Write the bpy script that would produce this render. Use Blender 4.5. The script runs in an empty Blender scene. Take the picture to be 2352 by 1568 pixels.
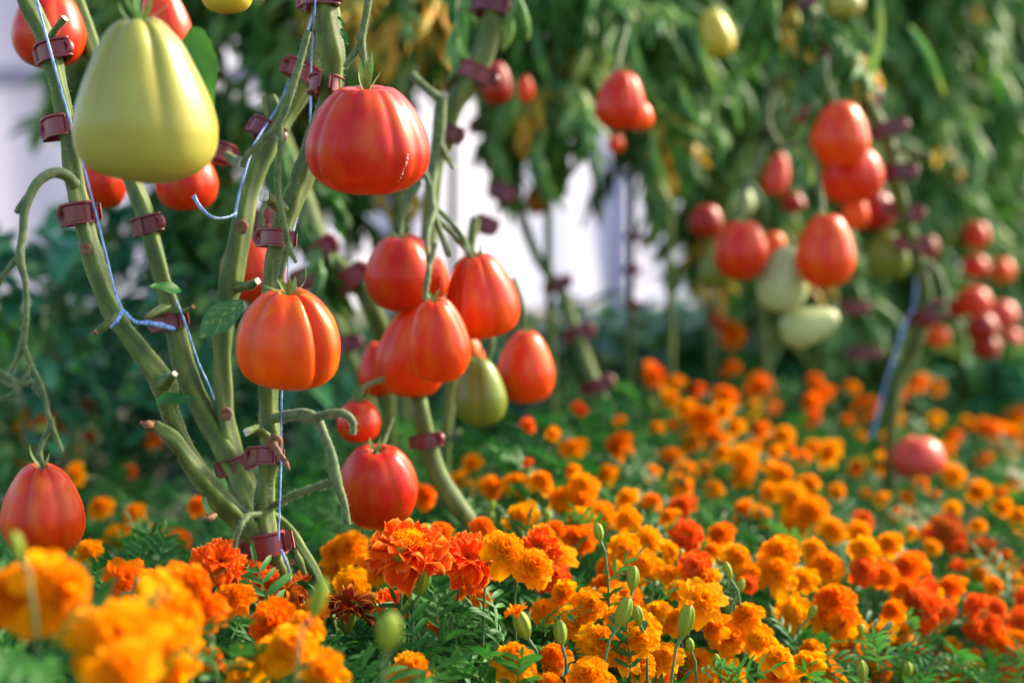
import bpy, math, random
import numpy as np
from mathutils import Vector, Matrix, Quaternion
R = math.radians
rng = random.Random(11)
nr = np.random.RandomState(5)
sc = bpy.context.scene
C = sc.collection

# ------------------------------------------------------------------ camera, world, sun, exposure
F = 50 / 36 * 2352.0                     # focal length in photo pixels (photo seen as 2352 x 1568)
CAMZ, PITCH = 0.75, R(6.44)
cd = bpy.data.cameras.new('camera'); cam = bpy.data.objects.new('camera', cd); C.objects.link(cam)
cam.location = (0, 0, CAMZ); cam.rotation_euler = (R(90) - PITCH, 0, 0)
cd.lens = 50; cd.sensor_width = 36; cd.clip_start = 0.05; cd.clip_end = 200
cd.dof.use_dof = True; cd.dof.focus_distance = 1.13; cd.dof.aperture_fstop = 2.4
sc.camera = cam

SUN_EL, SUN_AZ = R(33), R(62)            # azimuth clockwise from +Y (the viewing direction)
w = bpy.data.worlds.new('World'); sc.world = w; w.use_nodes = True
nt = w.node_tree
sky = nt.nodes.new('ShaderNodeTexSky'); sky.sky_type = 'NISHITA'; sky.sun_disc = False
sky.sun_elevation = SUN_EL; sky.sun_rotation = SUN_AZ; sky.dust_density = 2.5; sky.air_density = 1.0
nt.links.new(sky.outputs[0], nt.nodes['Background'].inputs[0])
nt.nodes['Background'].inputs[1].default_value = 0.15
ld = bpy.data.lights.new('sun', 'SUN'); ld.energy = 2.9; ld.angle = R(6); ld.color = (1.0, 0.86, 0.66)
sun = bpy.data.objects.new('sun', ld); C.objects.link(sun)
sdir = Vector((math.sin(SUN_AZ) * math.cos(SUN_EL), math.cos(SUN_AZ) * math.cos(SUN_EL), math.sin(SUN_EL)))
sun.rotation_euler = sdir.to_track_quat('Z', 'Y').to_euler()
sc.view_settings.view_transform = 'Standard'; sc.view_settings.look = 'None'
sc.view_settings.exposure = 1.70; sc.view_settings.gamma = 1
sc.cycles.use_denoising = True
sc.cycles.max_bounces = 8; sc.cycles.diffuse_bounces = 4; sc.cycles.glossy_bounces = 3; sc.cycles.transmission_bounces = 4
sc.cycles.sample_clamp_indirect = 6

# ------------------------------------------------------------------ helpers
FW = Vector((0, math.cos(PITCH), -math.sin(PITCH))); UP = Vector((0, math.sin(PITCH), math.cos(PITCH)))
def P(u, v, d):
    return Vector((0, 0, CAMZ)) + d * (FW + Vector((1, 0, 0)) * ((u - 1176) / F) + UP * ((784 - v) / F))
def px(n, d): return n * d / F

def link(name, me, mat=None, parent=None, loc=None):
    o = bpy.data.objects.new(name, me); C.objects.link(o)
    if mat is not None:
        for m in (mat if isinstance(mat, (list, tuple)) else [mat]): me.materials.append(m)
    if parent is not None: o.parent = parent
    if loc is not None: o.location = loc
    return o
def tag(o, label=None, cat=None, group=None, kind=None):
    if label: o['label'] = label
    if cat: o['category'] = cat
    if group: o['group'] = group
    if kind: o['kind'] = kind
    return o
def empty(name, loc=(0, 0, 0)):
    o = bpy.data.objects.new(name, None); C.objects.link(o); o.location = loc
    o.empty_display_size = 0.01
    return o
def copy_tree(o, parent=None):
    c = o.copy(); C.objects.link(c); c.parent = parent
    for ch in o.children: copy_tree(ch, c)
    return c

class MB:
    """collects arrays of vertices / quads with two float attributes, builds ONE mesh"""
    def __init__(s): s.V = []; s.Q = []; s.A = []; s.B = []; s.M = []; s.n = 0
    def add(s, V, Q, a=None, b=None, m=0):
        V = np.asarray(V, float).reshape(-1, 3); Q = np.asarray(Q, int).reshape(-1, 4)
        s.V.append(V); s.Q.append(Q + s.n); s.n += len(V)
        s.A.append(np.zeros(len(V)) if a is None else np.broadcast_to(a, (len(V),)).astype(float))
        s.B.append(np.zeros(len(V)) if b is None else np.broadcast_to(b, (len(V),)).astype(float))
        s.M.append(np.full(len(Q), m, int)); return s
    def arrays(s):
        return np.concatenate(s.V), np.concatenate(s.Q), np.concatenate(s.A), np.concatenate(s.B), np.concatenate(s.M)
    def mesh(s, name, smooth=True):
        V, Q, A, B, M = s.arrays()
        me = bpy.data.meshes.new(name)
        me.vertices.add(len(V)); me.vertices.foreach_set('co', V.ravel())
        me.loops.add(Q.size); me.loops.foreach_set('vertex_index', Q.ravel())
        me.polygons.add(len(Q))
        me.polygons.foreach_set('loop_start', np.arange(0, Q.size, 4)); me.polygons.foreach_set('loop_total', np.full(len(Q), 4))
        me.polygons.foreach_set('material_index', M)
        me.polygons.foreach_set('use_smooth', np.full(len(Q), smooth))
        for nm, arr in (('ta', A), ('tb', B)):
            at = me.attributes.new(nm, 'FLOAT', 'POINT'); at.data.foreach_set('value', arr)
        me.update(calc_edges=True); me.validate(); return me
    def build(s, name, mat, parent=None, loc=None, smooth=True):
        return link(name, s.mesh(name, smooth), mat, parent, loc)

def gridq(nu, nv, wrap=False):
    q = []
    for j in range(nv - 1):
        for i in range(nu - (0 if wrap else 1)):
            i2 = (i + 1) % nu
            q.append((j * nu + i, j * nu + i2, (j + 1) * nu + i2, (j + 1) * nu + i))
    return q

def spline(pts, n):
    """Catmull-Rom through rows of floats"""
    p = np.array(pts, float); m = len(p)
    if m == 2: return p[0] + (p[1] - p[0]) * np.linspace(0, 1, n)[:, None]
    e = np.vstack([2 * p[0] - p[1], p, 2 * p[-1] - p[-2]])
    out = []
    for t in np.linspace(0, m - 1 - 1e-9, n):
        i = int(t); f = t - i; a, b, c, d = e[i:i + 4]
        out.append(.5 * (2 * b + (c - a) * f + (2 * a - 5 * b + 4 * c - d) * f * f + (3 * b - a - 3 * c + d) * f ** 3))
    return np.array(out)

def frames(pts):
    p = np.asarray(pts); T = np.gradient(p, axis=0); T /= np.linalg.norm(T, axis=1)[:, None] + 1e-12
    u = np.cross(T[0], (0.3, 1, 0.2)); u /= np.linalg.norm(u)
    N = []; 
    for t in T:
        u = u - t * np.dot(u, t); u /= np.linalg.norm(u) + 1e-12; N.append(u.copy())
    N = np.array(N); return T, N, np.cross(T, N)

def tube(mb, pts, rad, sides=8, ridge=0, amp=0, m=0, capm=None, twist=0.0, flat=1.0, knob=0):
    pts = np.asarray(pts, float); n = len(pts)
    rad = np.broadcast_to(rad, (n,)).astype(float)
    T, N, B = frames(pts)
    ph = np.linspace(0, 2 * math.pi, sides, endpoint=False)
    V = []; a = []; b = []
    for k in range(n):
        tw = twist * k
        r = rad[k] * (1 + amp * np.cos(ridge * (ph + tw)) if ridge else np.ones(sides))
        if knob: r = r * (1 + knob * (nr.rand() - .5))
        V.append(pts[k] + np.outer(r * np.cos(ph), N[k]) + np.outer(r * flat * np.sin(ph), B[k]))
        a.append(np.full(sides, k / (n - 1))); b.append(np.cos(ridge * (ph + tw)) * .5 + .5 if ridge else np.full(sides, .5))
    mb.add(np.concatenate(V), gridq(sides, n, True), np.concatenate(a), np.concatenate(b), m)
    # caps: ring quads toward centre
    for k, s in ((0, -1), (n - 1, 1)):
        c = pts[k]; ring = V[k]; inner = c + (ring - c) * .25 + T[k] * s * rad[k] * (.12 if capm is None else .02)
        q = [(i, (i + 1) % sides, sides + (i + 1) % sides, sides + i) for i in range(sides)]
        mm = m if capm is None else capm
        if sides % 2 == 0:
            for i in range(1, sides // 2):
                q.append((sides + i, sides + i + 1 if i + 1 < sides else sides, sides + (sides - i - 1 if sides - i - 1 != i + 1 else i + 1), sides + sides - i)) if (i + 1) < sides - i - 1 else None
        cv = np.vstack([ring, inner]); mb.add(cv, q, np.linspace(0, 1, 2).repeat(sides), 0, mm)
        # small flat plug
        mb.add(np.vstack([inner[[0, sides // 4, sides // 2, (3 * sides) // 4]]]), [(0, 1, 2, 3)], 1.0, 0, mm)
    return V

def wpath(pl, n=None):
    """pl: rows (u, v, d, radius_px); returns world points and radii"""
    rows = np.array([list(P(u, v, d)) + [px(r, d)] for u, v, d, r in pl])
    s = spline(rows, n or max(6, 7 * (len(rows) - 1)))
    return s[:, :3], np.abs(s[:, 3])

# ------------------------------------------------------------------ materials
def new_mat(name):
    m = bpy.data.materials.new(name); m.use_nodes = True; n = m.node_tree
    return m, n, n.nodes['Principled BSDF'], n.nodes['Material Output']
def N_(n, t, **kw):
    x = n.nodes.new(t)
    for k, v in kw.items():
        if hasattr(x, k): setattr(x, k, v)
        else: x.inputs[k].default_value = v
    return x
def noise(n, scale, detail=3, co='Object', rough=.5, sx=None):
    tc = N_(n, 'ShaderNodeTexCoord'); t = N_(n, 'ShaderNodeTexNoise'); t.inputs['Scale'].default_value = scale
    t.inputs['Detail'].default_value = detail; t.inputs['Roughness'].default_value = rough
    if sx:
        mp = N_(n, 'ShaderNodeMapping'); mp.inputs['Scale'].default_value = sx
        n.links.new(tc.outputs[co], mp.inputs[0]); n.links.new(mp.outputs[0], t.inputs[0])
    else: n.links.new(tc.outputs[co], t.inputs[0])
    return t.outputs['Fac']
def ramp(n, fac, stops):
    r = N_(n, 'ShaderNodeValToRGB'); e = r.color_ramp.elements
    while len(e) < len(stops): e.new(.5)
    for i, (p, c) in enumerate(stops): e[i].position = p; e[i].color = (*c, 1) if len(c) == 3 else c
    n.links.new(fac, r.inputs[0]); return r.outputs[0]
def mix(n, fac, a, b, mode='MIX'):
    x = N_(n, 'ShaderNodeMix', data_type='RGBA', blend_type=mode)
    for s, v in ((0, fac), (6, a), (7, b)):
        if hasattr(v, 'is_output') or hasattr(v, 'links'): n.links.new(v, x.inputs[s])
        else: x.inputs[s].default_value = v if s == 0 else (*v, 1)
    return x.outputs[2]
def math_(n, op, a, b=None, clamp=False):
    x = N_(n, 'ShaderNodeMath', operation=op); x.use_clamp = clamp
    for s, v in ((0, a), (1, b)):
        if v is None: continue
        if hasattr(v, 'links'): n.links.new(v, x.inputs[s])
        else: x.inputs[s].default_value = v
    return x.outputs[0]
def attr(n, name):
    a = N_(n, 'ShaderNodeAttribute'); a.attribute_name = name; return a.outputs['Fac']
def bump(n, bs, h, s=.3, dist=.001):
    b = N_(n, 'ShaderNodeBump'); b.inputs['Strength'].default_value = s; b.inputs['Distance'].default_value = dist
    n.links.new(h, b.inputs['Height']); n.links.new(b.outputs[0], bs.inputs['Normal'])
def leafy(n, bs, out, col, trans, tcol=None):
    """mix a principled leaf with some light passing through"""
    n.links.new(col, bs.inputs['Base Color'])
    t = N_(n, 'ShaderNodeBsdfTranslucent'); n.links.new(tcol or col, t.inputs[0])
    mx = N_(n, 'ShaderNodeMixShader'); mx.inputs[0].default_value = trans
    n.links.new(bs.outputs[0], mx.inputs[1]); n.links.new(t.outputs[0], mx.inputs[2]); n.links.new(mx.outputs[0], out.inputs[0])

MT = {}
def tomato_mat():
    m, n, bs, out = new_mat('tomato_skin')
    oi = N_(n, 'ShaderNodeObjectInfo')
    f1 = noise(n, 2.2, 2); f2 = noise(n, 5, 3)
    def hs(c, h, sat, v):
        x = N_(n, 'ShaderNodeHueSaturation'); x.inputs['Hue'].default_value = h; x.inputs['Saturation'].default_value = sat; x.inputs['Value'].default_value = v
        n.links.new(c, x.inputs['Color']); return x.outputs[0]
    a = attr(n, 'ta'); oc = oi.outputs['Color']
    warm = mix(n, ramp(n, f1, [(.42, (0, 0, 0)), (.66, (1, 1, 1))]), oc, hs(oc, .516, 1, 1.08))
    warm = mix(n, ramp(n, a, [(.45, (0, 0, 0)), (.85, (.8,) * 3)]), warm, hs(oc, .512, 1.02, 1.05))
    sh = ramp(n, math_(n, 'ADD', a, math_(n, 'MULTIPLY', math_(n, 'SUBTRACT', f2, .5), .3)), [(.02, (.8,) * 3), (.20, (.0, .0, .0))])
    col = mix(n, sh, warm, hs(oc, .545, .95, 1.05))
    gr = ramp(n, attr(n, 'tb'), [(.0, (0, 0, 0)), (.10, (.75,) * 3)]); col = mix(n, gr, col, hs(oc, .497, 1.05, .62))  # shade in the grooves mixed into the skin colour so the ribs read
    speck = ramp(n, noise(n, 900, 1), [(.80, (0, 0, 0)), (.84, (.45, .45, .45))])
    col = mix(n, speck, col, (.9, .45, .15))
    n.links.new(col, bs.inputs['Base Color'])
    n.links.new(math_(n, 'MULTIPLY_ADD', f1, .12), bs.inputs['Roughness'])
    bs.inputs['Roughness'].default_value = .35
    r = math_(n, 'ADD', math_(n, 'ADD', math_(n, 'MULTIPLY', f1, .16), math_(n, 'MULTIPLY', noise(n, 12, 4), .20)), .17); n.links.new(r, bs.inputs['Roughness'])
    bs.inputs['Specular IOR Level'].default_value = .30
    bs.inputs['Coat Weight'].default_value = 0; bs.inputs['Coat Roughness'].default_value = .2
    bs.inputs['Subsurface Weight'].default_value = .0; bs.inputs['Subsurface Radius'].default_value = (1, .25, .1)
    bs.inputs['Subsurface Scale'].default_value = .008
    bump(n, bs, noise(n, 120, 3), .04, .004)
    return m
def green_mat(name, c0, c1, c2=None, rough=.5, trans=.0, sheen=0, sc_=40, spec=.4, ridge=False, sx=None, bmp=.3):
    m, n, bs, out = new_mat(name)
    f = noise(n, sc_, 4, sx=sx); col = ramp(n, f, [(.32, c0), (.5, c1), (.68, c2 or c1)])
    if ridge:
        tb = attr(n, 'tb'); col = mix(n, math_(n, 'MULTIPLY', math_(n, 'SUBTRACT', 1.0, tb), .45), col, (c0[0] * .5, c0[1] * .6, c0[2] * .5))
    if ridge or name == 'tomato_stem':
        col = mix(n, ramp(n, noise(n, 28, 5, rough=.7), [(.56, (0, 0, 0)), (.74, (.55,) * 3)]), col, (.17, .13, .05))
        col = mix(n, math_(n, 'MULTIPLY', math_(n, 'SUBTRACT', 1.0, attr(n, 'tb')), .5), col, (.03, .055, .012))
    bs.inputs['Roughness'].default_value = rough; bs.inputs['Specular IOR Level'].default_value = spec
    bs.inputs['Sheen Weight'].default_value = sheen; bs.inputs['Sheen Roughness'].default_value = .4
    bs.inputs['Sheen Tint'].default_value = (.9, 1, .8, 1)
    if trans: leafy(n, bs, out, col, trans)
    else: n.links.new(col, bs.inputs['Base Color'])
    if bmp: bump(n, bs, noise(n, sc_ * 12, 2), bmp, .0006)
    return m
def plain(name, c, rough=.5, var=.2, sc_=30, metal=0, spec=.5):
    m, n, bs, out = new_mat(name)
    f = noise(n, sc_, 4); n.links.new(ramp(n, f, [(.3, tuple(x * (1 - var) for x in c)), (.7, tuple(min(1, x * (1 + var)) for x in c))]), bs.inputs['Base Color'])
    bs.inputs['Roughness'].default_value = rough; bs.inputs['Metallic'].default_value = metal; bs.inputs['Specular IOR Level'].default_value = spec
    bump(n, bs, noise(n, sc_ * 15, 2), .2, .0005)
    return m
def petal_mat(name, rim, rimcol, basecol, trans=.5):
    m, n, bs, out = new_mat(name)
    oi = N_(n, 'ShaderNodeObjectInfo'); ta = attr(n, 'ta'); tb = attr(n, 'tb')   # ta along the petal, tb distance to margin
    c = mix(n, ramp(n, ta, [(0, (.75,) * 3), (.55, (.0,) * 3)]), oi.outputs['Color'], basecol)
    c = mix(n, ramp(n, noise(n, 2.2, 3), [(.4, (0, 0, 0)), (.7, (.45,) * 3)]), c, mix(n, .5, c, (1, .36, .0)))
    c = mix(n, ramp(n, tb, [(.80, (0, 0, 0)), (1.0, (rim,) * 3)]), c, rimcol)
    bs.inputs['Roughness'].default_value = .7; bs.inputs['Specular IOR Level'].default_value = .04
    leafy(n, bs, out, c, trans)
    bump(n, bs, noise(n, 9, 2), .25, .03)
    return m
MT['tomato'] = tomato_mat()
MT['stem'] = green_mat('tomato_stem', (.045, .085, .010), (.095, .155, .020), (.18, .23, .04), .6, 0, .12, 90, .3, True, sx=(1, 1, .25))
MT['truss'] = green_mat('tomato_truss', (.05, .085, .022), (.085, .13, .04), (.13, .17, .065), .65, 0, .2, 150, .25)
MT['sepal'] = green_mat('sepal', (.07, .16, .03), (.12, .24, .05), (.2, .3, .08), .5, .15, .2, 120, .35)
MT['fuzz'] = green_mat('stem_fuzz', (.45, .5, .35), (.5, .55, .4), None, .5, .4, 0, 50, .4, bmp=0)
def clip_mat():
    m, n, bs, out = new_mat('clip_scuffed'); oi = N_(n, 'ShaderNodeObjectInfo')
    c = ramp(n, oi.outputs['Random'], [(0, (.09, .005, .008)), (.5, (.145, .009, .012)), (1, (.21, .017, .016))])
    d_ = ramp(n, noise(n, 3, 6, rough=.7), [(.45, (0, 0, 0)), (.75, (.28,) * 3)]); c = mix(n, d_, c, (.26, .12, .10))
    n.links.new(c, bs.inputs['Base Color']); n.links.new(math_(n, 'ADD', math_(n, 'MULTIPLY', d_, .4), .32), bs.inputs['Roughness']); return m
MT['clip'] = clip_mat()
MT['pith'] = plain('cut_pith', (.62, .58, .44), .8, .35, 250)
MT['scab'] = plain('dry_stub', (.20, .09, .045), .85, .45, 200)
MT['clip_far'] = plain('clip_plastic', (.20, .016, .02), .38, .18, 60, spec=.5)
MT['tleaf'] = green_mat('tomato_leaf', (.022, .10, .010), (.05, .185, .020), (.13, .27, .025), .5, .34, 0, 12, .3)
MT['tleaf_pale'] = green_mat('tomato_leaf_pale', (.06, .19, .045), (.12, .29, .065), (.28, .38, .06), .5, .3, 0, 12, .45)
MT['tleaf_yellow'] = green_mat('tomato_leaf_yellow', (.5, .27, .02), (.68, .42, .04), (.34, .32, .03), .5, .35, 0, 15, .4)
MT['bush'] = green_mat('bush_leaf', (.014, .10, .045), (.035, .19, .085), (.08, .28, .07), .42, .25, 0, 9, .45)
MT['mleaf'] = green_mat('marigold_leaf', (.012, .085, .008), (.024, .15, .016), (.07, .24, .035), .5, .38, 0, 14, .28)
MT['mstem'] = green_mat('marigold_stem', (.05, .12, .03), (.08, .17, .05), (.13, .22, .07), .5, 0, .1, 60, .35)
MT['mcalyx'] = green_mat('marigold_calyx', (.12, .20, .008), (.22, .31, .018), (.42, .46, .05), .5, .15, 0, 80, .25)
MT['petal'] = petal_mat('petal_orange', .35, (1, .42, .01), (.9, .13, 0))
MT['petal_red'] = petal_mat('petal_red', .8, (1, .40, .06), (.55, .04, .0), .42)
MT['petal_dry'] = petal_mat('petal_withered', .6, (.75, .28, .03), (.7, .2, .01), .15)

def twine_mat():
    m, n, bs, out = new_mat('blue_twine')
    f = noise(n, 700, 2, sx=(1, 1, .15)); n.links.new(ramp(n, f, [(.35, (.06, .17, .45)), (.6, (.35, .52, .8))]), bs.inputs['Base Color'])
    bs.inputs['Roughness'].default_value = .4; bump(n, bs, f, .5, .0006); return m
MT['twine'] = twine_mat()
def spotted_leaf():
    m, n, bs, out = new_mat('mottled_leaf')
    ta, tb = attr(n, 'ta'), attr(n, 'tb')        # along, across (-1..1)
    ab = math_(n, 'ABSOLUTE', tb)
    ph = math_(n, 'SUBTRACT', math_(n, 'MULTIPLY', ta, 38.0), math_(n, 'MULTIPLY', ab, 11.0))
    vein = math_(n, 'MULTIPLY', math_(n, 'ADD', math_(n, 'SINE', ph), 1.0), .5)
    blot = math_(n, 'MULTIPLY', vein, ramp(n, noise(n, 160, 3), [(.45, (0,) * 3), (.6, (.9,) * 3)]))
    inside = ramp(n, ab, [(.15, (1, 1, 1)), (.85, (0, 0, 0))])
    col = mix(n, math_(n, 'MULTIPLY', blot, inside), (.04, .15, .03), (.34, .42, .05))
    bs.inputs['Roughness'].default_value = .45
    leafy(n, bs, out, col, .25); bump(n, bs, vein, .4, .001); return m
MT['mottled'] = spotted_leaf()

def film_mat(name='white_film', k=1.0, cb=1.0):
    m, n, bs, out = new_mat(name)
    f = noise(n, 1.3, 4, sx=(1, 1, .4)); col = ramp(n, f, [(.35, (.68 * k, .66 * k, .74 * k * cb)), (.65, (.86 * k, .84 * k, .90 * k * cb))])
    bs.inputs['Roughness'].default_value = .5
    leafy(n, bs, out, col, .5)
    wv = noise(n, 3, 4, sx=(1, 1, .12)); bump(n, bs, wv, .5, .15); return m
MT['film'] = film_mat(); MT['film_darker'] = film_mat('darker_film', .52, 1.12)  # second film is a darker, bluer tone for the left-hand panels
MT['post'] = plain('painted_post', (.42, .38, .50), .6, .12, 5)
MT['rail'] = plain('rail', (.30, .25, .30), .6, .12, 5)
def soil_mat():
    m, n, bs, out = new_mat('soil')
    f = noise(n, 7, 8, rough=.7); f2 = noise(n, 60, 6, rough=.7)
    c = ramp(n, f, [(.3, (.05, .032, .02)), (.5, (.11, .08, .055)), (.7, (.22, .18, .14))])
    c = mix(n, ramp(n, f2, [(.5, (0, 0, 0)), (.75, (.7,) * 3)]), c, (.34, .29, .23))
    n.links.new(c, bs.inputs['Base Color']); bs.inputs['Roughness'].default_value = .95; bump(n, bs, f2, .8, .02); return m
MT['soil'] = soil_mat()

# ------------------------------------------------------------------ marigold data (photo position, width in px, colour key, variant)
CTRL = [(100,1350,.76),(300,1400,.76),(250,1500,.74),(400,1370,.86),(452,1344,.95),(288,1331,1.05),(502,1290,1.09),(560,1320,1.12),(616,1431,1.02),(670,1488,.93),
 (740,1545,.93),(900,1540,1.05),(800,1400,1.13),(935,1260,1.14),(1070,1277,1.14),(1200,1280,1.12),(1450,1470,1.13),(1320,1550,1.08),(1750,1510,1.18),(1700,1460,1.21),
 (1950,1400,1.3),(2300,1550,1.4),(2200,1420,1.42),(2300,1000,2.4),(1990,1290,1.4),(1420,1025,1.75),(1300,1150,1.5),(1180,1185,1.4),(1150,1100,1.55),(1600,960,1.95),
 (1500,860,2.25),(1700,1080,1.75),(1800,1190,1.6),(1790,1290,1.32),(1620,1330,1.26),(1450,1300,1.27),(2100,1130,1.8),(2240,1230,1.65),(2020,1060,2.05),(1660,770,2.6),(2300,900,3.0),
 (250,1200,1.6),(60,980,1.95),(200,930,2.1),(415,1240,1.6),(355,1004,2.0),(800,1300,1.30),(865,1300,1.28),(1990,932,2.4),(1750,880,2.4),(1277,1277,1.25),(1330,1230,1.35),(1320,1400,1.18),(1040,1063,1.75),(1012,1227,1.3),(1600,1400,1.18)]
def depth(u, v):
    s = t = 0
    for a, b, d in CTRL:
        q = ((u - a) ** 2 + (1.3 * (v - b)) ** 2 + 60) ** -1.6; s += q * d; t += q
    return s / t
O, A_, D_ = 'orange', 'deep', 'red'
FL = [(1392,1087,66,O),(1339,1113,70,O),(1335,1153,78,O),(1437,1142,53,O),(1419,1022,82,A_),(1543,1046,60,O),(1574,1080,66,O),(1565,1112,80,O),(1565,1158,62,D_),(1534,1184,49,O),
(1622,1072,44,O),(1710,1052,74,O),(1702,1090,66,O),(1794,1091,84,O),(1821,1140,78,O),(1902,1035,76,O),(2020,1060,57,O),(1702,1171,64,O),(1755,1180,52,O),(1861,1172,84,O),(1821,1206,64,O),
(1914,1215,60,O),(1984,1193,60,D_),(1976,1222,58,O),(1980,1258,70,O),(2042,1246,62,O),(2090,1220,38,O),(2188,1166,46,O),(2245,1127,66,O),(2192,1088,60,O),(2302,1162,50,O),(2174,1219,86,'dark'),
(2250,1263,74,'dark'),(2245,1205,46,O),(2342,1184,56,O),(2254,1312,56,O),(2316,1325,58,O),(2285,1345,54,O),(2086,1299,84,A_),(2033,1319,66,A_),(1980,1305,74,D_),(2179,1348,70,A_),
(2104,1383,112,D_),(2236,1387,60,D_),(2288,1396,62,D_),(2267,1445,84,D_),(2342,1427,60,D_),(1912,1378,106,A_),(1931,1432,84,O),(1953,1482,76,O),(1887,1418,60,O),(1900,1297,84,O),
(1847,1330,60,O),(1790,1264,86,O),(1781,1312,100,O),(1693,1281,84,O),(1635,1264,50,O),(1613,1328,76,O),(1596,1298,74,D_),(1578,1228,76,D_),(1653,1224,66,A_),(1490,1237,62,O),(1432,1259,76,O),
(1476,1295,76,O),(1392,1303,72,O),(1543,1321,66,O),(1339,1233,66,A_),(1388,1343,64,A_),(1556,1352,56,O),(1445,1370,84,O),(1613,1379,98,O),(1507,1408,74,O),(1551,1425,74,O),(1353,1388,80,O),
(1325,1428,80,O),(1384,1478,112,O),(1467,1467,84,O),(1675,1462,86,O),(1741,1467,72,O),(1529,1507,80,O),(1604,1521,78,O),(1348,1551,98,O),(1786,1511,72,O),(1847,1524,82,O),(1790,1553,92,O),
(1861,1489,60,O),(2007,1511,46,O),(2028,1533,56,A_),(2068,1453,74,O),(2161,1520,54,D_),(2240,1542,76,O),(2324,1555,62,O),(2329,1507,66,D_),(2188,1476,34,O),(2240,1500,34,O),
(1059,1106,72,O),(975,1137,62,A_),(1082,1063,52,O),(1130,1118,62,O),(1190,1110,70,O),(1243,1106,68,O),(1196,1187,80,O),(1330,1190,74,O),(1277,1217,60,A_),(1315,1236,80,A_),
(1277,1277,84,O),(800,1258,84,O),(764,1267,54,O),(781,1310,86,O),(808,1342,82,O),(865,1303,80,O),(1236,1257,96,D_),(1273,1327,76,D_),(1012,1224,72,A_),(1055,1354,40,A_),
(1106,1368,46,A_),(1290,1362,66,O),(27,1327,150,O),(350,1425,150,O),(470,1400,110,A_),(700,1440,90,O),(620,1500,110,O),(134,1318,196,O),(268,1430,196,O),(285,1500,150,O),(402,1382,176,O),(440,1345,120,A_),(380,1478,150,O),(288,1331,96,A_),
(345,1332,70,O),(536,1372,86,A_),(616,1431,118,A_),(670,1488,132,O),(580,1548,112,O),(485,1508,70,A_),(737,1545,104,O),(268,1234,74,O),(305,1180,62,O),(230,1163,60,O),(415,1240,66,A_),
(201,1264,58,O),(167,1090,60,O),(452,1160,50,A_),(362,1217,40,O),(301,1080,36,D_),(201,934,60,A_),(90,974,90,O),(146,1006,84,O),(208,997,36,D_),(355,1004,52,A_),(67,1045,60,O),
(1505,859,64,A_),(1684,766,66,A_),(1680,841,46,A_),(1602,892,40,D_),(1666,910,66,A_),(1746,885,66,A_),(1892,901,50,A_),(1865,922,56,A_),(1861,958,50,D_),(1989,932,60,A_),(2068,905,38,A_),
(1618,963,88,A_),(1644,1010,66,A_),(1688,980,56,O),(1746,985,50,A_),(1799,998,60,O),(1737,1022,40,O),(1326,1024,56,O),(1423,963,32,O),(1547,975,36,A_),(1331,936,46,D_),(2037,1002,34,O),
(1945,967,42,A_),(2285,945,46,A_),(2338,954,52,A_),(2320,1004,76,A_),(2223,971,36,O),(1215,975,34,D_),(1270,995,36,O),(1312,1028,60,O),(2260,1050,40,A_),(2150,960,34,O),
(1980,1000,30,O),(1990,1130,30,O),(2110,1290,40,O),(1210,1060,26,D_),(2330,1100,50,O),(2335,1230,40,O),(1640,1440,70,O),(1570,1560,80,O),(1680,1555,80,O),(1900,1545,74,O),(1970,1440,60,O),(2110,1490,60,A_),(2050,1400,60,A_),(2130,1220,50,O),(2200,1255,50,D_),(2310,1280,54,A_),(2230,1440,50,D_),(2170,1400,56,D_),(2300,1480,60,A_),(1480,1440,70,O),(1250,1400,64,O),(1420,1420,66,O),(1540,1265,60,O),(1725,1320,70,O),(1250,1230,70,O),(1380,1180,64,O),(1440,1190,56,O),(1500,1150,50,O),(1290,1140,66,O),(1640,1120,54,O),(1770,1130,50,O),(1860,1110,60,O),(1660,1040,56,O),(1590,1010,60,O),(2080,1350,60,A_),(1110,1210,60,A_),(1390,1370,60,O),(2060,1180,40,O),(2150,1050,50,A_),(2270,980,56,A_),(2340,940,50,A_),(2190,1000,40,A_),(1000,1440,40,A_),(840,1380,50,O),(720,1400,70,A_),(1870,1260,60,O),(2200,1300,44,D_),(1720,1340,40,D_),(2150,1430,36,O)]
HERO = [(935,1262,150,'crest'),(1072,1282,122,'ruffle'),(1159,1262,112,O),(1226,1300,102,O),(892,1388,82,'ruffle2'),(1183,1514,108,O),(948,1540,118,O),(1333,1552,0,O),(1330,1150,88,O),
        (505,1290,108,'ruffle'),(578,1322,96,'ruffle')]
BUDS = [(918,1270,36,50,'tall',1.10),(972,1337,34,60,'',1.10),(925,1397,26,42,'',1.12),(1375,1222,24,40,'',1.2),(1454,1328,32,50,'',1.16),(1672,1310,20,38,'',1.22),(1562,1280,26,36,'',1.3),
        (1700,1345,22,36,'',1.24),(1287,1452,32,50,'',1.1),(1432,1405,38,66,'',1.1),(1465,1412,28,44,'',1.12),(1575,1425,40,76,'',1.1),(1200,1435,40,64,'',1.1),(1648,1525,22,42,'',1.17),
        (1255,1190,24,44,'',1.4),(1130,1195,20,36,'',1.4),(1128,1165,18,30,'',1.42),(2080,1540,34,44,'',1.3),(2100,1535,24,34,'',1.32),(1975,1448,24,30,'',1.3),(1865,1405,20,34,'',1.25),
        (40,1255,34,60,'',.76),(730,1375,40,90,'',.82),(893,1450,62,90,'',.78),(1670,1400,22,40,'',1.3),(2170,1190,20,30,'',1.7),(1980,1540,28,50,'',1.2),(1585,1480,20,30,'',1.15),(980,1215,26,24,'',1.3),(1500,935,24,40,'',2.2)]
HERO = [h for h in HERO if h[2]]

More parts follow.
